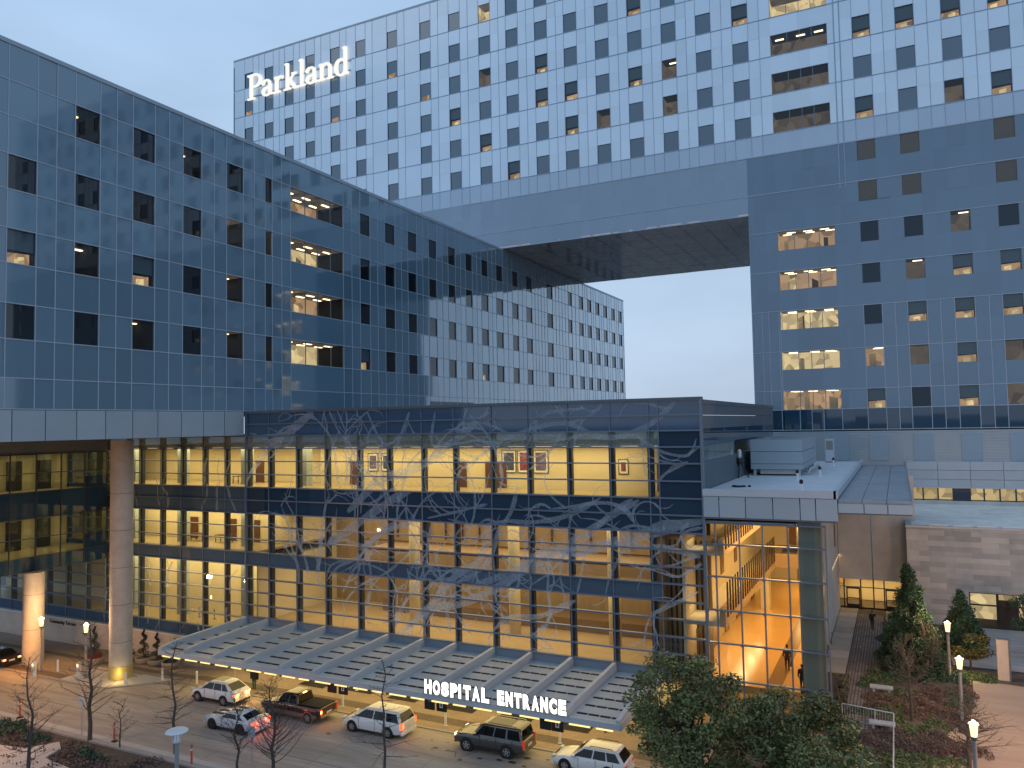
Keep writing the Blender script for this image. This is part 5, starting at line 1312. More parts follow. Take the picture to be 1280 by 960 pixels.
# maroon pickup
t, xr, xf, hw, cab = car('pickup_truck', 'dark maroon pickup truck with pewter lower trim and a covered bed, brake light glowing', (-40.95, 45.5, 0), dict(L=5.75, W=2.0, H=1.88, wb=3.6, belt=1.18, r=.40, paint=M['red_paint'], hl=.82, sill=.42,
    st=[(0, .56, 1.14, .95), (.01, .50, 1.18, .97), (.1, .46, 1.19, .99), (.36, .44, 1.19, 1.0), (.40, .44, 1.18, 1.0), (.72, .44, 1.16, 1.0), (.9, .46, 1.1, .98), (.985, .5, 1.0, .92), (1, .52, .9, .88)],
    cab=(.375, .40, .62, .725), ct=.80, win=[(.05, .42, .06, .45), (.47, .95, .5, .92)], tail=M['tail_off'], tlv=.34, tl=.80, bump=M['chrome'], sillmat=M['tan_paint'], archmat=M['tan_paint'], handles=(.12, .55), seams=(.02, .45, .95)))
mb = MB(); mb.box(xr + .08, xr + 5.75 * .365, -hw * .84, hw * .84, 1.195, 1.235); mb.build('bed_cover', M['mat_black'], t)
mb = MB(); mb.box(xr - .03, xr - .012, hw * .80, hw * .93, .82, 1.02); mb.build('tail_light_core', M['tail_hot'], t)
mb = MB(); mb.box(xr + 5.75 * .385, xr + 5.75 * .40, -.18, .18, 1.79, 1.85); mb.build('brake_light', M['tail_hot'], t)
for s in (1, -1): mb = MB(); mb.box(xr + .35, xf - .4, s * (hw - .03), s * (hw + .012), .46, .66); mb.build('lower_trim', M['tan_paint'], t)
# white minivan
car('minivan', 'white minivan with a tall glass rear, parked between the pickup truck and the grey SUV', (-33.75, 45.65, 0), dict(L=5.1, W=1.99, H=1.76, wb=3.05, belt=1.08, r=.36, paint=M['white_paint'], hl=.72, sill=.22,
    st=[(0, .42, 1.05, .88), (.02, .30, 1.1, .95), (.1, .24, 1.12, .99), (.4, .22, 1.1, 1.0), (.7, .22, 1.06, 1.0), (.84, .24, .98, .98), (.95, .28, .84, .92), (.99, .34, .7, .85), (1, .4, .62, .78)],
    cab=(.012, .075, .60, .82), win=[(.04, .30, .05, .34), (.32, .56, .36, .66), (.58, .93, .69, .93)], tail=M['tail'], tlv=.30, tl=.80, rw=1.12, handles=(.5, .58)))
# gunmetal SUV
t, *_ = car('large_suv', 'gunmetal grey large SUV with roof rails and one glowing headlight, under the lit words', (-24.75, 46.1, 0), dict(L=5.14, W=2.02, H=1.9, wb=2.95, belt=1.18, r=.41, paint=M['grey_paint'], hl=.85, sill=.38, ct=.80, fo=1.0,
    st=[(0, .50, 1.12, .93), (.015, .42, 1.2, .97), (.1, .38, 1.22, .99), (.36, .36, 1.2, 1.0), (.7, .36, 1.17, 1.0), (.86, .38, 1.13, .985), (.97, .42, 1.04, .93), (1, .48, .92, .88)],
    cab=(.015, .05, .60, .72), win=[(.04, .30, .05, .31), (.34, .57, .35, .60), (.60, .94, .63, .92)], tail=M['tail_off'], tlv=.42, tl=.82, rails=M['chrome'], head=M['headlamp'], hmat=M['chrome'], sunroof=True))
# white estate, cut by the frame
car('estate_car', 'white estate car with black window band, lowest vehicle beside the leafy tree', (-17.8, 45.9, 0), dict(L=4.8, W=1.86, H=1.62, wb=2.8, belt=1.0, r=.35, paint=M['white_paint'], hl=.68, sill=.24,
    st=[(0, .42, .98, .87), (.02, .30, 1.03, .95), (.1, .26, 1.05, .99), (.4, .24, 1.03, 1.0), (.7, .24, .98, 1.0), (.84, .25, .93, .98), (.95, .28, .8, .92), (1, .38, .62, .8)],
    cab=(.02, .12, .55, .73), win=[(.06, .30, .07, .32), (.325, .58, .345, .64), (.605, .95, .67, .93)], tail=M['tail_off'], rails=M['trim_black'], rw=1.04))
# dark car leaving at the frame edge
p = onz(0, 836)
car('dark_saloon', 'dark saloon at the far left road edge, only its glowing tail in view', (p[0] - 2.05, p[1] + .8, 0), dict(L=4.8, W=1.85, H=1.46, wb=2.8, belt=.96, r=.34, paint=M['black_paint'], hl=.64, sill=.22,
    st=[(0, .40, .95, .87), (.02, .3, 1.0, .95), (.1, .24, 1.02, .99), (.4, .22, .97, 1.0), (.7, .22, .95, 1.0), (.86, .24, .9, .97), (.96, .28, .76, .92), (1, .38, .6, .8)],
    cab=(.08, .24, .52, .70), win=[(.12, .46, .1, .46), (.5, .95, .5, .92)], tail=M['tail'], hot=True))

# ------------------------------------------------------------------ people
def remesh(o, vox):
    md = o.modifiers.new('r', 'REMESH'); md.mode = 'VOXEL'; md.voxel_size = vox; md.use_smooth_shade = True
    ms = o.modifiers.new('s', 'SMOOTH'); ms.factor = .5; ms.iterations = 3
def person(label, loc, rz, stride=.22, arm=(.1, -.1), top='cloth_dark', legs='cloth_grey', bag=False, cap=False, reach=False, scarf=None):
    """1.75 m figure, front towards local +x"""
    t = thing('person', label, 'person', loc, rz)
    hipz = .92
    hips = [Vector((0, s * .095, hipz)) for s in (1, -1)]
    knees = []; ank = []
    for s, f in ((0, stride), (1, -stride)):
        a = Vector((f * .95, hips[s].y, .085 if f > 0 else .12)); k = (hips[s] + a) / 2 + Vector((.05, 0, .02)); k.z = .50
        knees.append(k); ank.append(a)
    sh = [Vector((.0, s * .19, 1.42)) for s in (1, -1)]
    el = []; wr = []
    for i, s in enumerate((1, -1)):
        f = arm[i]
        e = Vector((f * .5, s * .245, 1.13)); w = Vector((f * 1.5 + .05, s * .26, .88))
        if reach and i == 1: e = Vector((.22, s * .24, 1.2)); w = Vector((.46, s * .2, 1.22))
        el.append(e); wr.append(w)
    def limbs(mb, k, torso=True, lg=True, am=True):
        if torso:
            mb.tube([(0, 0, .86), (0, 0, .98), (.01, 0, 1.15), (.0, 0, 1.32), (-.01, 0, 1.44)], [.145 * k, .155 * k, .145 * k, .165 * k, .11 * k], 12)
            for s in (1, -1): mb.ball((0, s * .10, 1.33), (.105 * k, .125 * k, .14 * k), 10, 8)
        if lg:
            for i in (0, 1): mb.tube([hips[i] + Vector((0, 0, .04)), (hips[i] * .5 + knees[i] * .5), knees[i], knees[i] * .55 + ank[i] * .45, ank[i]], [.095 * k, .082 * k, .060 * k, .056 * k, .042 * k], 10)
        if am:
            for i in (0, 1): mb.tube([sh[i], sh[i] * .5 + el[i] * .5, el[i], el[i] * .5 + wr[i] * .5, wr[i]], [.062 * k, .055 * k, .045 * k, .042 * k, .032 * k], 10)
    mb = MB(); limbs(mb, 1.0)
    mb.tube([(-.01, 0, 1.42), (.005, 0, 1.50), (.015, 0, 1.56)], [.07, .058, .058], 10)
    mb.ball((.02, 0, 1.645), (.098, .078, .115), 14, 10); mb.ball((.05, 0, 1.585), (.06, .055, .055), 10, 8)
    mb.ball((.118, 0, 1.635), (.018, .014, .022), 8, 6)
    for s in (1, -1): mb.ball((.01, s * .08, 1.64), (.022, .012, .032), 8, 6)
    for i in (0, 1):
        f = ank[i]; mb.tube([(f.x - .06, f.y, f.z - .04), (f.x + .06, f.y, f.z - .045), (f.x + .16, f.y, f.z - .055)], [.042, .045, .03], 8)
        w = wr[i]; d = (w - el[i]).normalized(); side = Vector((1, 0, 0)) if abs(d.x) < .7 else Vector((0, 0, 1))
        mb.tube([w, w + d * .05, w + d * .095], [.030, .036, .032], 8)
        for q, ln in ((-.027, .062), (-.009, .075), (.009, .07), (.027, .055)):
            a = w + d * .085 + side * q; mb.tube([a, a + d * ln * .5 - Vector((0, (1 if i == 0 else -1) * .006, 0)), a + d * ln - Vector((0, (1 if i == 0 else -1) * .022, 0))], [.0105, .010, .008], 6)
        a = w + d * .03 + side * .03; mb.tube([a, a + d * .03 + side * .022, a + d * .062 + side * .028], [.012, .011, .009], 6)
    o = mb.build('body', M['skin'], t); remesh(o, .012)
    mb = MB(); limbs(mb, 1.14, True, False, True)
    mb.tube([(0, 0, .80), (0, 0, .95), (0, 0, 1.1)], [.175, .18, .17], 12)
    o = mb.build('jacket', M[top], t); remesh(o, .018)
    mb = MB(); limbs(mb, 1.16, False, True, False); mb.tube([(0, 0, .84), (0, 0, .98)], [.15, .155], 10)
    o = mb.build('trousers', M[legs], t); remesh(o, .018)
    mb = MB(); mb.ball((.0, 0, 1.672), (.106, .088, .105), 14, 10); o = mb.build('hair', M['hair'], t, smooth=True)
    for i in (0, 1):
        f = ank[i]; mb = MB(); mb.tube([(f.x - .075, f.y, f.z - .04), (f.x + .05, f.y, f.z - .04), (f.x + .18, f.y, f.z - .05)], [.05, .052, .034], 10); mb.build('shoe', M['shoe'], t, smooth=True)
    for s in (1, -1): mb = MB(); mb.ball((.108, s * .032, 1.655), (.008, .011, .008), 8, 6); mb.build('eye', M['hair'], t)
    mb = MB(); mb.ball((.108, 0, 1.592), (.008, .024, .006), 8, 6); mb.build('mouth', M['flower'], t)
    if scarf: mb = MB(); mb.tube([(-.02, 0, 1.45), (0, 0, 1.51)], [.095, .085], 12); mb.build('scarf', M[scarf], t, smooth=True)
    return t, wr
FZ = 3.575
a = onz(984.5, 837, FZ)
t, wr = person('person walking across the bright orange floor with a bag in one hand', (a[0], a[1], FZ), math.radians(100), .2, (.06, -.12), 'cloth_brown', 'cloth_dark')
c_, s_ = math.cos(math.radians(100)), math.sin(math.radians(100))
hp = wr[1]; bx, by = a[0] + c_ * hp.x - s_ * hp.y, a[1] + s_ * hp.x + c_ * hp.y
t = thing('hand_bag', 'dark bag hanging from the hand of the person on the orange floor', 'bag', (bx, by, FZ + .30), math.radians(100))
mb = MB(); mb.hexa([(-.2, -.07, 0), (.2, -.07, 0), (.2, .07, 0), (-.2, .07, 0), (-.16, -.05, .34), (.16, -.05, .34), (.16, .05, .34), (-.16, .05, .34)]); mb.build('body', M['cloth_dark'], t)
mb = MB(); mb.tube([(-.1, 0, .33), (-.08, 0, .46), (0, 0, .50), (.08, 0, .46), (.1, 0, .33)], .014, 6); mb.build('handle', M['cloth_dark'], t)
a = onz(1003, 866.5, FZ); person('person in a dark coat and grey trousers at the edge of the orange floor', (a[0], a[1] + .3, FZ), math.radians(95), .12, (.12, -.08), 'cloth_dark', 'cloth_grey', scarf='cloth_grey')
a = onz(1006, 745, FZ); person('person in long dark clothes far back in the pavilion beside the teal pier', (a[0], min(a[1], 82), FZ), math.radians(100), .1, (.05, -.05), 'cloth_dark', 'cloth_dark')
a = onz(1091, 787, 1.67); person('person in black reaching for the garden door on the walkway slabs', (a[0], a[1], 1.67), math.radians(80), .16, (.05, -.05), 'cloth_dark', 'cloth_blue', reach=True)
a = onz(318, 862); person('person in a dark jacket and teal trousers standing under the canopy behind the crossover', (a[0], a[1], .055), math.radians(-60), .05, (.08, .1), 'cloth_dark', 'cloth_teal')

# ------------------------------------------------------------------ street furniture
def lantern(label, loc, on=True, h=4.6, group=None, name='street_lamp'):
    t = thing(name, label, 'street lamp', loc, 0, group)
    mb = MB(); mb.lathe([(.16, 0), (.16, .12), (.11, .18), (.10, h - .95)], (0, 0, 0), 14); mb.build('post', M['lamp_post'], t, smooth=False)
    mb = MB(); mb.lathe([(.11, h - .95), (.17, h - .85), (.17, h - .76)], (0, 0, 0), 14); mb.build('collar', M['metal_d'], t)
    mb = MB(); mb.lathe([(.14, h - .76), (.20, h - .20), (.19, h - .16)], (0, 0, 0), 16); mb.build('lamp_glass', M['lamp_on'] if on else M['lamp_off'], t, smooth=False)
    mb = MB(); mb.lathe([(.25, h - .16), (.24, h - .12), (.10, h - .02), (.04, h + .06)], (0, 0, 0), 16); mb.build('cap', M['metal_l'], t)
    return t
for (x, y, z, lab) in ((51, 838, .05, 'lit street lamp beside the farther orange column'), (107, 848, .05, 'lit street lamp just left of the nearer column and its topiary')):
    p = onz(x, y, z); lantern(lab, (p[0], p[1], z), True, 4.7, 'lit lamps on the left pavement')
for (x, y, lab) in ((1187.5, 849, 'lit street lamp by the olive lit bush, farthest of the garden lamps'), (1203, 906, 'lit street lamp among russet shrubs, middle one of the garden lamps'), (1222, 1010, 'lit street lamp at the bottom edge, nearest of the garden lamps')):
    p = onz(x, y, 1.6); lantern(lab, (p[0], p[1], 1.6), True, 4.3, 'lit lamps in the garden')
p = onz(221, 914, 4.6)
t = thing('disc_lamp', 'unlit lamp post with a pale blue disc top in the roadside bed', 'street lamp', (p[0], p[1], .02))
mb = MB(); mb.cur = 0; mb.lathe([(.15, 0), (.12, .2), (.11, 4.0)], (0, 0, 0), 14); mb.build('post', pbr('lamp post paint', (.30, .31, .33), .4), t)
mb = MB(); mb.lathe([(.2, 3.95), (.24, 4.0), (.22, 4.06)], (0, 0, 0), 14); mb.build('collar', M['metal_l'], t)
for k in range(4):
    a = math.pi / 4 + k * math.pi / 2; mb = MB(); mb.tube([(.18 * math.cos(a), .18 * math.sin(a), 4.05), (.22 * math.cos(a), .22 * math.sin(a), 4.55)], .03, 6); mb.build('arm', M['white_obj'], t)
mb = MB(); mb.lathe([(.13, 4.06), (.15, 4.5)], (0, 0, 0), 12); mb.build('lamp_glass', M['lamp_off'], t)
mb = MB(); mb.lathe([(.60, 4.55), (.62, 4.58), (.55, 4.64), (.1, 4.70)], (0, 0, 0), 28); mb.build('disc_shade', pbr('pale lamp shade', (.66, .68, .70), .4), t)
# bollards
b0 = None
BOL = [(157, 857, 'right of the lit column foot'), (203, 851, 'middle of the three on the pale walk corner'), (246, 855, 'just left of the white crossover'), (446, 864, 'standing behind the pickup truck tail under a hanging sign'), (428.5, 884, 'between the pickup truck and the minivan'), (557, 908, 'left of the grey SUV bonnet'), (300, 870, 'beside the person in teal trousers'), (700, 930, 'left of the white estate car'), (72, 840, 'near the lamp by the orange column')]
for (x, y, lab) in BOL:
    p = onz(x, y); p = (p[0], p[1], zwalk(p[0], p[1])); lab = 'slim white steel bollard, ' + lab
    if b0 is None:
        b0 = thing('bollard', lab, 'bollard', p, 0, 'slim bollards along the drop off kerb')
        mb = MB(); mb.lathe([(.09, 0), (.09, .98), (.07, 1.03), (.02, 1.05)], (0, 0, 0), 12); mb.build('tube', M['white_obj'], b0)
        mb = MB(); mb.lathe([(.15, 0), (.15, .03), (.10, .04)], (0, 0, 0), 12); mb.build('base', M['metal_l'], b0)
    else: dup(b0, p, 0, lab)
for i, (x, y, lab) in enumerate(((98.5, 848, 'white box bollard with a lit face left of the nearer column'), (42.5, 847, 'white box bollard with a lit face by the orange column'))):
    p = onz(x, y); t = thing('light_bollard', lab, 'bollard', (p[0], p[1], .05), 0, 'box light bollards')
    mb = MB(); mb.box(-.14, .14, -.14, .14, 0, 1.25); mb.build('housing', M['white_obj'], t)
    mb = MB(); mb.box(-.16, .16, -.16, .16, 1.25, 1.3); mb.build('cap', M['metal_l'], t)
    mb = MB(); mb.box(-.1, .1, -.15, -.141, .95, 1.2); mb.build('lens', M['lamp_on'], t)
d0 = None
for (x, y, lab) in ((25, 897, 'leftmost by the dark hedge'), (143, 927, 'between the tall and the small bare trees'), (239.5, 957, 'right of the unlit disc lamp')):
    p = onz(x, y); lab = 'orange plastic delineator post, ' + lab
    if d0 is None:
        d0 = thing('delineator_post', lab, 'traffic post', (p[0], p[1], .0), 0, 'orange delineator posts at the road edge')
        mb = MB(); mb.lathe([(.24, 0), (.24, .05), (.12, .1)], (0, 0, 0), 14); mb.build('base', M['trim_black'], d0)
        mb = MB(); mb.lathe([(.07, .08), (.06, 1.3), (.03, 1.34)], (0, 0, 0), 12); mb.build('post', M['orange'], d0)
        mb = MB(); mb.lathe([(.068, .95), (.066, 1.08)], (0, 0, 0), 12); mb.build('reflective_band', M['white_obj'], d0)
    else: dup(d0, (p[0], p[1], .0), 0, lab)
s0 = None
for (x, y, lab) in ((102, 918, 'beside the tall dark bare tree'), (315, 962, 'right of the twin stemmed bare tree')):
    p = onz(x, y); lab = 'grey road sign on a thin pole, ' + lab
    if s0 is None:
        s0 = thing('road_sign', lab, 'sign', (p[0], p[1], .0), .3, 'road signs in the bed')
        mb = MB(); mb.lathe([(.035, 0), (.035, 2.7)], (0, 0, 0), 8); mb.build('pole', M['metal'], s0)
        mb = MB(); mb.box(-.23, .23, -.06, -.04, 2.0, 2.7); mb.build('plate', M['metal_l'], s0)
    else: dup(s0, (p[0], p[1], 0), .3, lab)
p = onz(152, 840); t = thing('parking_sign', 'small white sign on a thin pole at the right side of the nearer column', 'sign', (p[0] + .2, p[1] - .6, .05))
mb = MB(); mb.lathe([(.03, 0), (.03, 2.9)], (0, 0, 0), 8); mb.build('pole', M['metal_l'], t)
mb = MB(); mb.box(-.25, .25, -.06, -.04, 2.1, 2.9); mb.build('plate', M['white_obj'], t)
mb = MB(); mb.box(-.14, .1, -.07, -.061, 2.3, 2.42); mb.box(-.05, .04, -.07, -.061, 2.42, 2.72); mb.build('symbol', M['cloth_blue'], t)
p = onz(294, 856); t = thing('crossing_sign', 'small yellow sign on a pole behind the roof of the white crossover', 'sign', (p[0], p[1], .05))
mb = MB(); mb.lathe([(.03, 0), (.03, 2.2)], (0, 0, 0), 8); mb.build('pole', M['metal_l'], t)
mb = MB(); mb.box(-.24, .24, -.06, -.04, 1.3, 2.1); mb.build('plate', M['sign_yellow'], t); mb = MB(); mb.box(-.1, .1, -.07, -.061, 1.5, 1.9); mb.build('symbol', M['trim_black'], t)
# garden : metal railing, pale slab benches, small stele
ra, rb, rc = onz(1050, 897, 1.62), onz(1117, 902, 1.62), onz(1117, 1010, 1.62)
ra = (-4.0, 55.9, 1.6); rb = (-.95, 55.3, 1.6); rc = (-.95, 43.5, 1.2)
t = thing('garden_railing', 'thin metal railing turning a corner at the foot of the cobbled path', 'railing', rb)
def rail(a, b, nm):
    a = Vector(a) - Vector(rb); b = Vector(b) - Vector(rb); L_ = (b - a).length; n = int(L_ / .16)
    mb = MB(); mb.tube([a + Vector((0, 0, 1.1)), b + Vector((0, 0, 1.1))], .035, 6); mb.build('top_rail', M['metal_l'], t)
    mb = MB(); mb.tube([a + Vector((0, 0, .12)), b + Vector((0, 0, .12))], .02, 6); mb.build('bottom_rail', M['metal'], t)
    mb = MB()
    for k in range(1, n): q = a + (b - a) * k / n; mb.tube([q + Vector((0, 0, .12)), q + Vector((0, 0, 1.08))], .010, 4)
    mb.build('balusters', M['metal'], t)
    for k in range(int(L_ / 2) + 1): q = a + (b - a) * min(1, k * 2 / L_); mb = MB(); mb.tube([q - Vector((0, 0, .4)), q + Vector((0, 0, 1.1))], .03, 6); mb.build('post', M['metal_l'], t)
rail(ra, rb, 'a'); rail(rb, rc, 'b')
for (x, y, lab) in ((1102, 866, 'pale stone slab bench among the green ground cover'), (1103, 912, 'pale stone slab bench by the railing corner')):
    p = onz(x, y, 1.6); t = thing('slab_bench', lab, 'bench', (p[0], p[1], 1.6), 0, 'slab benches in the garden')
    mb = MB(); mb.box(-.75, .75, -.35, .35, .36, .46); mb.build('seat', M['metal_l'], t)
    for s in (-.5, .5): mb = MB(); mb.box(s - .08, s + .08, -.28, .28, 0, .36); mb.build('leg', M['metal'], t)
p = onz(1256, 850, 1.6); t = thing('stone_stele', 'narrow upright stone slab with a dark side at the forecourt edge', 'stele', (p[0], p[1], 1.6))
mb = MB(); mb.box(-.42, .3, -.2, .2, 0, 3.0); mb.build('slab', M['stone_left'], t); mb = MB(); mb.box(.301, .42, -.22, .22, 0, 3.05); mb.box(-.42, .3, -.22, .22, 3.0, 3.06); mb.build('frame', M['metal_d'], t)

# ------------------------------------------------------------------ vegetation
def leaves(mb, c, r, n, size, rng, shell=.45, flat=1.0, base=.5):
    for _ in range(n):
        while True:
            d = Vector((rng.gauss(0, 1), rng.gauss(0, 1), rng.gauss(0, 1)))
            if d.length > 1e-3: break
        d.normalize(); q = shell + (1 - shell) * rng.random() ** .6
        p = Vector((c[0] + d.x * r[0] * q, c[1] + d.y * r[1] * q, c[2] + d.z * r[2] * q))
        u = Vector((rng.gauss(0, 1), rng.gauss(0, 1), rng.gauss(0, .7))).normalized(); w = u.orthogonal().normalized()
        if rng.random() < .5: w = u.cross(w)
        s = size * rng.uniform(.6, 1.3)
        mb.shade = max(0, min(1, base + rng.gauss(0, .2)))
        a = u * s; b = w * s * .5
        mb.poly([p - a, p + b, p + a, p - b])
def leafy_tree(name, label, loc, clumps, n, size, mat, trunk_h, trunk_r, seed, cat='tree', group=None):
    rng = random.Random(seed); t = thing(name, label, cat, loc, 0, group)
    mb = MB(); top = Vector((0, 0, trunk_h))
    mb.tube([(0, 0, -.3), (.05, .02, trunk_h * .5), top], [trunk_r * 1.25, trunk_r, trunk_r * .75], 10)
    for (c, r) in clumps[::3]:
        m_ = top.lerp(Vector(c), .5) + Vector((rng.gauss(0, .2), rng.gauss(0, .2), -.2)); mb.tube([top - Vector((0, 0, .4)), m_, c], [trunk_r * .5, trunk_r * .3, .03], 6)
    mb.build('trunk', M['bark'], t)
    mb = MB()
    for (c, r) in clumps:
        leaves(mb, c, r, int(n * (r[0] * r[2]) / .8), size * rng.uniform(.75, 1.15), rng, .25, base=.5 + rng.gauss(0, .2))
    o = mb.build('crown', M[mat], t, fixn='no'); return t
def oak(label, loc, rx, rz_, cz, seed, nc=46):
    rng = random.Random(seed); cl = []
    for _ in range(nc):
        while True:
            d = Vector((rng.uniform(-1, 1), rng.uniform(-1, 1), rng.uniform(-1, 1)))
            if .3 < d.length < 1.12: break
        rr = rng.choice((.4, .55, .7, .9, 1.05))
        cl.append(((d.x * rx, d.y * rx, cz + d.z * rz_), (rr, rr, rr * .75)))
    return leafy_tree('live_oak', label, loc, cl, 400, .12, 'leaf_oak', cz - rz_ * .55, .22, seed, group='leafy oaks in front of the pavilion')
oak('dense green oak covering the right end of the canopy', (-10.4, 41.0, 0), 3.0, 3.2, 5.5, 3, 78)
oak('dense green oak in front of the orange floor of the pavilion', (-5.4, 43.0, .2), 3.1, 2.5, 4.1, 5, 66)
oak('low green oak at the bottom edge between the two taller oaks and the railing', (-3.6, 40.0, .6), 2.1, 2.0, 3.4, 8, 34)
def conifer(label, loc, h, r, seed, n=60, mat='leaf_con', group='garden conifers'):
    rng = random.Random(seed); cl = []
    for k in range(n):
        f = rng.random() ** 1.45; z = .35 + f * (h - .45); rad = r * (1 - f) ** .8 + .05; a = rng.uniform(0, 6.28); q = rad * rng.uniform(.35, .95)
        s = .30 + .50 * (1 - f); cl.append(((q * math.cos(a), q * math.sin(a), z), (s, s, s * 1.05)))
    return leafy_tree('conifer', label, loc, cl, 460, .10, mat, h * .8, .12, seed, group=group)
p = onz(1140, 838, 1.6); conifer('tall dark conifer against the corner of the tan stone building', (p[0], p[1], 1.6), 8.2, 2.4, 21, 150)
p = onz(1203, 830, 1.6); conifer('smaller dark conifer left of the lit windows', (p[0] + .2, p[1] + 3, 1.6), 5.2, 1.7, 22, 80)
rng = random.Random(4)
cl = [((rng.uniform(-1.2, 1.2), rng.uniform(-.8, .8), rng.uniform(.9, 2.7)), (.5, .5, .4)) for _ in range(20)]
p = onz(1213, 838, 1.6); leafy_tree('olive_bush', 'olive yellow bush lit by the garden lamp in front of a dark conifer', (p[0], p[1], 1.6), cl, 320, .09, 'leaf_yel', 1.2, .07, 6, 'bush')
cl = [((rng.uniform(-1.3, 1.6), rng.uniform(-1, 1), rng.uniform(2.5, 5.0)), (.6, .6, .5)) for _ in range(24)]
leafy_tree('evergreen_tree', 'dark evergreen tree at the right edge in front of the lit windows', (9.3, 76.5, 1.6), cl, 380, .09, 'leaf_con', 2.4, .14, 9, 'tree')
# bare trees
def bare_tree(label, loc, h, seed, r=.10, nb=26, spread=1.5, up=.55, group='bare trees in the roadside bed', first=.22):
    rng = random.Random(seed); t = thing('bare_tree', label, 'tree', loc, 0, group)
    mb = MB(); path = [Vector((rng.gauss(0, .03) * k, rng.gauss(0, .03) * k, h * k / 7 - (.2 if k == 0 else 0))) for k in range(8)]
    mb.tube(path, [r * (1 - .88 * k / 7) + .008 for k in range(8)], 8); mb.build('trunk', M['bark_d'], t)
    mb = MB()
    nb = int(nb * 1.35)
    for b in range(nb):
        f = first + (1 - first) * (b + rng.random()) / nb; k = min(6.999, f * 7); p = path[int(k)].lerp(path[int(k) + 1], k - int(k))
        a = b * 2.4 + rng.uniform(-.5, .5); ln = spread * (1.15 - f) * rng.uniform(.7, 1.25) + .25
        pts = [p]; d = Vector((math.cos(a), math.sin(a), up * rng.uniform(.3, 1.2))).normalized()
        for q in range(5):
            d = (d + Vector((rng.gauss(0, .13), rng.gauss(0, .13), .10 * up + rng.gauss(0, .1)))).normalized(); pts.append(pts[-1] + d * ln / 5)
        rr = r * .24 * (1.1 - f) + .006
        mb.tube(pts, [rr * (1 - q / 5.6) + .0035 for q in range(6)], 5)
        for q in range(rng.randint(6, 11)):
            i = rng.randint(1, 5); d2 = (d + Vector((rng.gauss(0, .7), rng.gauss(0, .7), rng.gauss(.15, .4)))).normalized(); l2 = ln * rng.uniform(.2, .45)
            m_ = pts[i] + d2 * l2 * .5 + Vector((rng.gauss(0, .03),) * 3); mb.tube([pts[i], m_, pts[i] + d2 * l2], [.008, .006, .003], 4)
    mb.build('branches', M['bark_d'], t); return t
P = onz(35, 985); bare_tree('bare tree at the lower left corner beside the concrete path', (P[0], P[1], 0), 7.6, 31, .12, 26, 2.2)
P = onz(112, 927); bare_tree('tall dark bare tree in front of the lit column foot', (P[0], P[1], 0), 8.2, 32, .15, 34, 2.1)
P = onz(219, 942); bare_tree('bare tree rising just behind the unlit disc lamp', (P[0], P[1], 0), 7.4, 33, .11, 30, 1.6, .25)
P = onz(150, 936); bare_tree('small thin bare sapling right of the orange post', (P[0], P[1], 0), 3.2, 34, .05, 14, 1.1)
P = onz(297, 968); bare_tree('bare twin stemmed tree in front of the silver coupe tail', (P[0], P[1], 0), 4.9, 35, .08, 26, 1.5, .9)
P = onz(341, 968); bare_tree('bushy bare tree in front of the pickup truck cab', (P[0], P[1], 0), 5.6, 36, .11, 46, 2.3, .8, first=.12)
P = onz(482, 985); bare_tree('slender bare tree in front of the white minivan tail', (P[0], P[1], 0), 7.6, 37, .09, 22, 1.7, .12)
P = onz(1140, 900, 1.6); bare_tree('pale stemmed bare tree among russet shrubs in the garden', (P[0], P[1], 1.6), 5.2, 38, .09, 50, 1.9, .7, 'bare trees in the garden', .3)
P = onz(1212, 960, 1.6); bare_tree('spreading bare tree in front of the pink forecourt', (P[0], P[1], 1.6), 3.6, 39, .12, 44, 2.6, .35, 'bare trees in the garden', .25)
P = onz(1165, 850, 1.6); bare_tree('bare shrub tree between the conifer and the farthest garden lamp', (P[0], P[1], 1.6), 4.0, 40, .06, 36, 1.6, .8, 'bare trees in the garden', .2)
# topiaries in bowls
def spiral(label, loc, h, seed):
    rng = random.Random(seed); t = thing('spiral_topiary', label, 'topiary', loc, 0, 'spiral topiaries along the donor wall')
    mb = MB(); mb.tube([(0, 0, -.1), (0, 0, h)], [.05, .015], 6); mb.build('stem', M['bark'], t); mb = MB(); n = 30
    for k in range(n):
        f = k / n; a = f * 3.2 * 2 * math.pi; q = .34 * (1 - f) + .03; s = .30 * (1 - f) + .07
        leaves(mb, (q * math.cos(a), q * math.sin(a), .15 + f * (h - .2)), (s, s, s * .8), 90, .045, rng, .5)
    mb.build('foliage', M['leaf_top'], t, fixn='no'); return t
for i, (x, y, h, lab) in enumerate(((160, 818, 2.6, 'nearest the concrete column'), (179.5, 821, 2.75, 'second from the concrete column'), (196, 824, 2.6, 'beside the end of the canopy'), (213, 827, 0, 'partly under the canopy end'))):
    p = onz(x, y); z = zwalk(p[0], p[1])
    t = thing('bowl_planter', 'round cast stone bowl planter, ' + lab + ('' if h else ', with low plants only'), 'planter', (p[0], p[1], z), 0, 'stone bowls along the donor wall')
    mb = MB(); mb.lathe([(.52, 0), (.70, .12), (.80, .42), (.78, .66), (.70, .66), (.66, .5)], (0, 0, 0), 22); o = mb.build('bowl', M['planter'], t); smooth_angle(o)
    mb = MB(); mb.lathe([(.68, .48), (.66, .55), (.3, .6)], (0, 0, 0), 18); mb.build('soil', M['soil'], t)
    if h: spiral('dark spiral topiary in a stone bowl, ' + lab, (p[0], p[1], z + .55), h, 50 + i)
    else:
        tt = thing('bowl_plants', 'low dark plants filling the stone bowl under the canopy end', 'plants', (p[0], p[1], z + .58)); mb = MB(); leaves(mb, (0, 0, .1), (.6, .6, .15), 500, .06, random.Random(3)); mb.build('foliage', M['leaf_top'], tt, fixn='no')
p = onz(118, 830); z = zwalk(p[0], p[1])
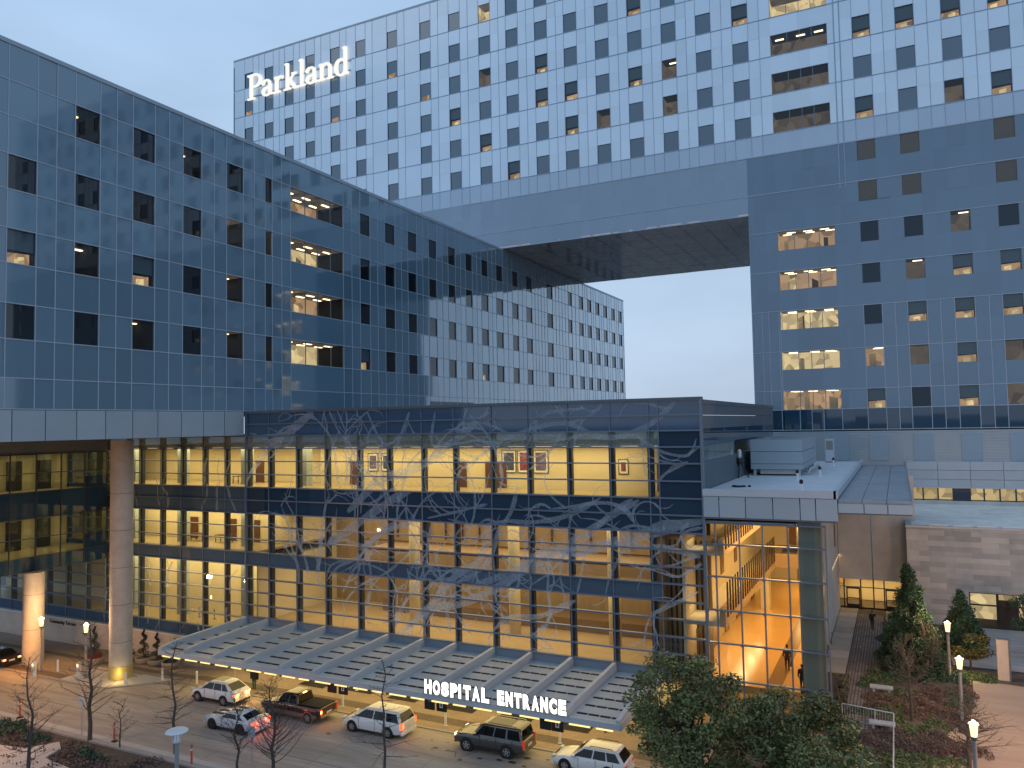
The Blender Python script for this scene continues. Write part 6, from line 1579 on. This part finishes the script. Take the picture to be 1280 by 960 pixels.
t = thing('bowl_planter', 'round stone bowl planter with red flowers behind the tall dark bare tree', 'planter', (p[0], p[1], z), 0, 'stone bowls along the donor wall')
mb = MB(); mb.lathe([(.52, 0), (.70, .12), (.80, .42), (.78, .66), (.70, .66), (.66, .5)], (0, 0, 0), 22); o = mb.build('bowl', M['planter'], t); smooth_angle(o)
mb = MB(); mb.lathe([(.68, .48), (.66, .55), (.3, .6)], (0, 0, 0), 18); mb.build('soil', M['soil'], t)
spiral('dark spiral topiary in the bowl of red flowers left of the nearer column', (p[0], p[1], z + .55), 3.0, 77)
tt = thing('red_flowers', 'ring of red flowers round the topiary in the stone bowl', 'flowers', (p[0], p[1], z + .6)); mb = MB(); leaves(mb, (0, 0, .15), (.7, .7, .25), 420, .07, random.Random(9)); mb.build('blossoms', M['flower'], tt, fixn='no')
# ground cover and shrub masses (uncountable)
def cover(name, label, spots, mat, size, n, hmax, seed, cat='ground cover'):
    rng = random.Random(seed); mb = MB(); more = []
    for (u, v, ru, rv) in spots:
        for _ in range(7):
            a = rng.uniform(0, 6.28); q = rng.uniform(.5, 1.15); f = rng.uniform(.28, .5); more.append((u + ru * q * math.cos(a), v + rv * q * math.sin(a), ru * f, rv * f))
        more.append((u, v, ru * .75, rv * .75))
    for (u, v, ru, rv) in more:
        k = int(n * ru * rv)
        for _ in range(k):
            a = rng.uniform(0, 6.28); q = math.sqrt(rng.random()); x = u + ru * q * math.cos(a); y = v + rv * q * math.sin(a)
            hh = hmax * (1 - q ** 3) * (.6 + .4 * math.sin(x * 3.1) * math.sin(y * 2.7)); z = zt(x, y) + rng.uniform(.02, max(.06, hh))
            d = Vector((rng.gauss(0, 1), rng.gauss(0, 1), rng.gauss(.3, .8))).normalized(); w = d.orthogonal().normalized(); s = size * rng.uniform(.6, 1.4)
            mb.shade = max(0, min(1, .5 + rng.gauss(0, .22))); p = Vector((x, y, z)); mb.poly([p - d * s, p + w * s * .45, p + d * s, p - w * s * .45])
    o = mb.build(name, M[mat], None, fixn='no'); tag(o, label, cat, None, 'stuff'); return o
G2 = lambda x, y: onz(x, y, 1.6)[:2]
def sp(x, y, ru, rv): a = G2(x, y); return (a[0], a[1], ru, rv)
cover('green_ground_cover', 'low green ground cover between the cobbled path and the russet shrubs', [sp(1095, 850, 1.5, 2.0), sp(1100, 893, 2.0, 1.5), sp(1165, 915, 1.3, 1.5), sp(1150, 955, 1.8, 2.0), sp(1215, 845, 1.8, 1.2), sp(1130, 875, 1.6, 1.6)], 'leaf_green', .10, 420, .45, 1)
cover('russet_shrubs', 'russet brown shrubs filling the garden beds round the lamps', [sp(1115, 880, 1.8, 2.2), sp(1160, 890, 1.8, 2.4), sp(1185, 875, 1.4, 1.6), sp(1120, 925, 1.8, 2.2), sp(1165, 935, 1.6, 1.6), sp(1202, 870, 1.0, 1.6), sp(1205, 905, 1.0, 1.4), sp(1090, 935, 1.3, 2.2), sp(1210, 940, 1.0, 1.6)], 'leaf_red', .06, 900, .75, 2, 'shrubs')
cover('dark_hedge', 'dark low hedge plants beside the walkway under the conifer', [sp(1120, 800, 1.2, 2.0), sp(1122, 822, 1.3, 2.4), sp(1135, 845, 1.3, 1.6), sp(1195, 880, .9, 1.2), sp(1195, 850, .9, 1.2)], 'leaf_con', .09, 620, .9, 3, 'hedge')
cover('ornamental_grass', 'tufts of dry grass along the pavilion glass', [(-4.25, 55.5 + 1.6 * k, .3, .8) for k in range(6)] + [(-6.5, 68 + 2 * k, .35, .8) for k in range(6)], 'grass_dry', .16, 700, .9, 4, 'grass')
cover('roadside_shrubs', 'brown winter ground cover in the roadside bed', [(-58 + 2.4 * k, 34.2 - (k % 3) * .5, 1.6, 1.3) for k in range(16)] + [(-60 + 3 * k, 31.8, 2, 1.1) for k in range(6)], 'leaf_red', .09, 150, .35, 5)
cover('roadside_hedge', 'dark green hedge beside the road in the lower left corner', [(*onz(20, 908)[:2], 1.5, .9), (*onz(5, 915)[:2], 1.6, .9), (*onz(45, 925)[:2], 1.2, .7), (*onz(110, 945)[:2], 1.2, .6)], 'leaf_con', .09, 520, .6, 6, 'hedge')
# stains and cracks on the road : flat marks lying on it
mb = MB(); rng = random.Random(12)
def blot(x, y, r):
    p = onz(x, y); n = 9; mb.poly([(p[0] + r * rng.uniform(.5, 1.2) * math.cos(6.28 * k / n), p[1] + .6 * r * rng.uniform(.5, 1.2) * math.sin(6.28 * k / n), .004) for k in range(n)])
for (x, y, r) in ((411, 917, .3), (545, 935, .3), (560, 938, .2), (575, 950, .25), (600, 948, .25), (625, 950, .3), (640, 953, .35), (660, 948, .3), (655, 958, .2), (685, 950, .2), (540, 925, .15), (560, 928, .12), (690, 940, .1), (540, 937, .12)): blot(x, y, r)
def crack(pts):
    q = [onz(*p) for p in pts]
    for a, b in zip(q[:-1], q[1:]): mb.poly([(a[0], a[1] - .05, .0045), (b[0], b[1] - .05, .0045), (b[0], b[1] + .06, .0045), (a[0], a[1] + .06, .0045)])
crack([(557, 938), (570, 940), (569, 946), (563, 951)]); crack([(569, 953), (575, 947), (587, 942), (597, 940)])
struct(mb.build('road_stains', pbr('oil stain', (.055, .045, .038), .5), None, fixn='no'))
mb = MB()
for a, b in (((-200, 39.75), (-12, 39.75)),): mb.box(a[0], b[0], 39.70, 39.78, -.05, .003)
for k in range(9): q = -71 + 7.3 * k + RNG.uniform(-.8, .8); mb.box(q, q + .03, 36.9, 43.2, -.05, .0035)
struct(mb.build('road_joints', pbr('joint sealant', (.19, .16, .14), .8)))

# ------------------------------------------------------------------ lights
def area(name, loc, sx, sy, power, col, rot=(0, 0, 0)):
    l = bpy.data.lights.new(name, 'AREA'); l.shape = 'RECTANGLE'; l.size = sx; l.size_y = sy; l.energy = power; l.color = col
    o = bpy.data.objects.new(name, l); COL.objects.link(o); o.location = loc; o.rotation_euler = rot; return o
def point(name, loc, power, col, r=.25):
    l = bpy.data.lights.new(name, 'POINT'); l.energy = power; l.color = col; l.shadow_soft_size = r
    o = bpy.data.objects.new(name, l); COL.objects.link(o); o.location = loc; return o
WARM = (1.0, .72, .34); YEL = (1.0, .78, .36); ORG = (1.0, .50, .16)
area('corridor_light', (-63, 57, 19.5), 24, 3, 1350, YEL); area('corridor_light', (-36, 56.6, 19.5), 36, 3, 1500, YEL)
area('room_light', (-65, 57, 13.4), 20, 3, 950, YEL); area('room_light', (-65, 57, 8.6), 20, 3, 1050, YEL)
area('atrium_light', (-35, 61, 13.4), 34, 8, 1700, (1, .78, .45))
area('atrium_light', (-35, 58.5, 8.4), 34, 4, 1000, (1, .76, .42)); area('atrium_light', (-31, 64, 8.3), 28, 3, 450, (1, .76, .42))
area('pavilion_light', (-8, 66, 14.1), 4, 22, 2300, (1.0, .60, .22)); area('pavilion_light', (-8, 85, 7.1), 4, 10, 600, (1.0, .66, .25)); area('pavilion_light', (-12.6, 66, 7.1), 1.5, 20, 300, WARM)
area('pavilion_light', (-9, 56.5, 2.9), 6, 2.5, 160, (1.0, .6, .2))
area('canopy_light', (-35, 49.5, 2.95), 38, 7, 1500, (1.0, .74, .30)); area('entrance_light', (-34, 56, 2.9), 38, 2.5, 900, YEL)
area('bay_light', (-14, V + 2, 12.9), 2.4, 2, 30, WARM); area('bay_light', (-14, V + 2, 8.3), 2.4, 1.6, 22, WARM); area('bridge_light', (-77, 46, 19.2), 3, 14, 270, YEL); area('bridge_light', (-77, 46, 13.1), 3, 14, 230, YEL)
area('doors_light', (-3.4, 91, 4.3), 8, 2, 350, WARM)
for o in [o for o in COL.objects if o.name.startswith('street_lamp') and o.type == 'EMPTY']:
    point('lamp_light', (o.location.x, o.location.y - .0, o.location.z + 4.9), 700, (1.0, .62, .30), .3)
# sodium street lights out of view along the drive and the forecourt
for loc, pw in (((-80, 35, 9), 8000), ((-58, 29, 9), 3000), ((14, 48, 9), 5500)): point('street_light', loc, pw, (1.0, .47, .20), .12)
point('canopy_spill', (-36, 43.0, 2.6), 1, WARM)
p = onz(29, 838); point('column_uplight', (p[0] + .5, p[1] - .75, 2.2), 330, (1, .38, .05), .1)
p = onz(139, 851); point('column_foot_light', (p[0] + 1.1, p[1] - .3, .6), 40, (1, .72, .2), .15)
p = onz(1207, 850, 1.6); point('bush_light', (p[0], p[1], 2.2), 45, (1, .7, .25), .1)
for x, y, z, pw, c in ((-46.45, 45.0, .85, 26, (1, .36, .08)), (-46.45, 46.1, .85, 26, (1, .36, .08)), (-40.85, 41.3, .75, 16, (1, .12, .05)), (-40.85, 42.5, .75, 16, (1, .12, .05)), (-37.75, 44.7, .8, 14, (1, .25, .06)), (-31.0, 44.8, .9, 8, (1, .2, .08))):
    point('tail_glow', (x, y, z), pw, c, .08)
sun = bpy.data.lights.new('sun', 'SUN'); sun.energy = .12; sun.angle = math.radians(30); sun.color = (1, .93, .85)
so = bpy.data.objects.new('sun', sun); COL.objects.link(so); so.rotation_euler = (math.radians(50), 0, math.radians(-40))

# ------------------------------------------------------------------ sky
w = bpy.data.worlds.new('World'); scene.world = w; w.use_nodes = True; nt = w.node_tree; nt.nodes.clear()
out = nt.nodes.new('ShaderNodeOutputWorld'); bg = nt.nodes.new('ShaderNodeBackground'); nt.links.new(bg.outputs[0], out.inputs[0])
sky = nt.nodes.new('ShaderNodeTexSky'); sky.sky_type = 'NISHITA'; sky.sun_disc = False; sky.sun_elevation = math.radians(4); sky.sun_rotation = math.radians(140); sky.air_density = 1.0; sky.dust_density = 2.0; sky.ozone_density = 3.0
sc_ = nt.nodes.new('ShaderNodeMix'); sc_.data_type = 'RGBA'; sc_.blend_type = 'MULTIPLY'; sc_.inputs[0].default_value = 1; nt.links.new(sky.outputs[0], sc_.inputs[6]); sc_.inputs[7].default_value = (.8, .8, .8, 1)
tc = nt.nodes.new('ShaderNodeTexCoord'); mp = nt.nodes.new('ShaderNodeMapping'); mp.inputs['Scale'].default_value = (1, 1, 2.6); nt.links.new(tc.outputs['Generated'], mp.inputs[0])
nz = nt.nodes.new('ShaderNodeTexNoise'); nz.inputs['Scale'].default_value = 2.4; nz.inputs['Detail'].default_value = 5; nt.links.new(mp.outputs[0], nz.inputs[0])
sep = nt.nodes.new('ShaderNodeSeparateXYZ'); nt.links.new(tc.outputs['Generated'], sep.inputs[0])
gr = nt.nodes.new('ShaderNodeValToRGB'); nt.links.new(sep.outputs[2], gr.inputs[0])
e = gr.color_ramp.elements; e[0].position = 0.0; e[0].color = (.60, .74, .93, 1); e[1].position = .55; e[1].color = (.47, .69, .99, 1)
n_ = gr.color_ramp.elements.new(1.0); n_.color = (.40, .60, .92, 1)
cl_ = nt.nodes.new('ShaderNodeMapRange'); cl_.inputs[1].default_value = .35; cl_.inputs[2].default_value = .7; cl_.inputs[3].default_value = .85; cl_.inputs[4].default_value = 1.05; nt.links.new(nz.outputs[0], cl_.inputs[0])
ov = nt.nodes.new('ShaderNodeMix'); ov.data_type = 'RGBA'; ov.blend_type = 'MULTIPLY'; ov.inputs[0].default_value = 1; nt.links.new(gr.outputs[0], ov.inputs[6]); nt.links.new(cl_.outputs[0], ov.inputs[7])
scl = nt.nodes.new('ShaderNodeMix'); scl.data_type = 'RGBA'; scl.blend_type = 'MULTIPLY'; scl.inputs[0].default_value = 1; nt.links.new(ov.outputs[2], scl.inputs[6]); scl.inputs[7].default_value = (10, 10, 10, 1)
fm = nt.nodes.new('ShaderNodeMix'); fm.data_type = 'RGBA'; fm.inputs[0].default_value = .9; nt.links.new(sc_.outputs[2], fm.inputs[6]); nt.links.new(scl.outputs[2], fm.inputs[7])
nt.links.new(fm.outputs[2], bg.inputs[0]); bg.inputs[1].default_value = .1
# ------------------------------------------------------------------ output
vs = scene.view_settings; vs.view_transform = 'Standard'; vs.look = 'None'; vs.exposure = 0; vs.gamma = 1; vs.use_curve_mapping = False
cy = scene.cycles; cy.max_bounces = 7; cy.diffuse_bounces = 2; cy.glossy_bounces = 4; cy.transmission_bounces = 2; cy.transparent_max_bounces = 14; cy.caustics_reflective = False; cy.caustics_refractive = False; cy.sample_clamp_indirect = 4; cy.use_denoising = True
try: cy.denoiser = 'OPENIMAGEDENOISE'
except Exception: pass
bpy.context.view_layer.update()
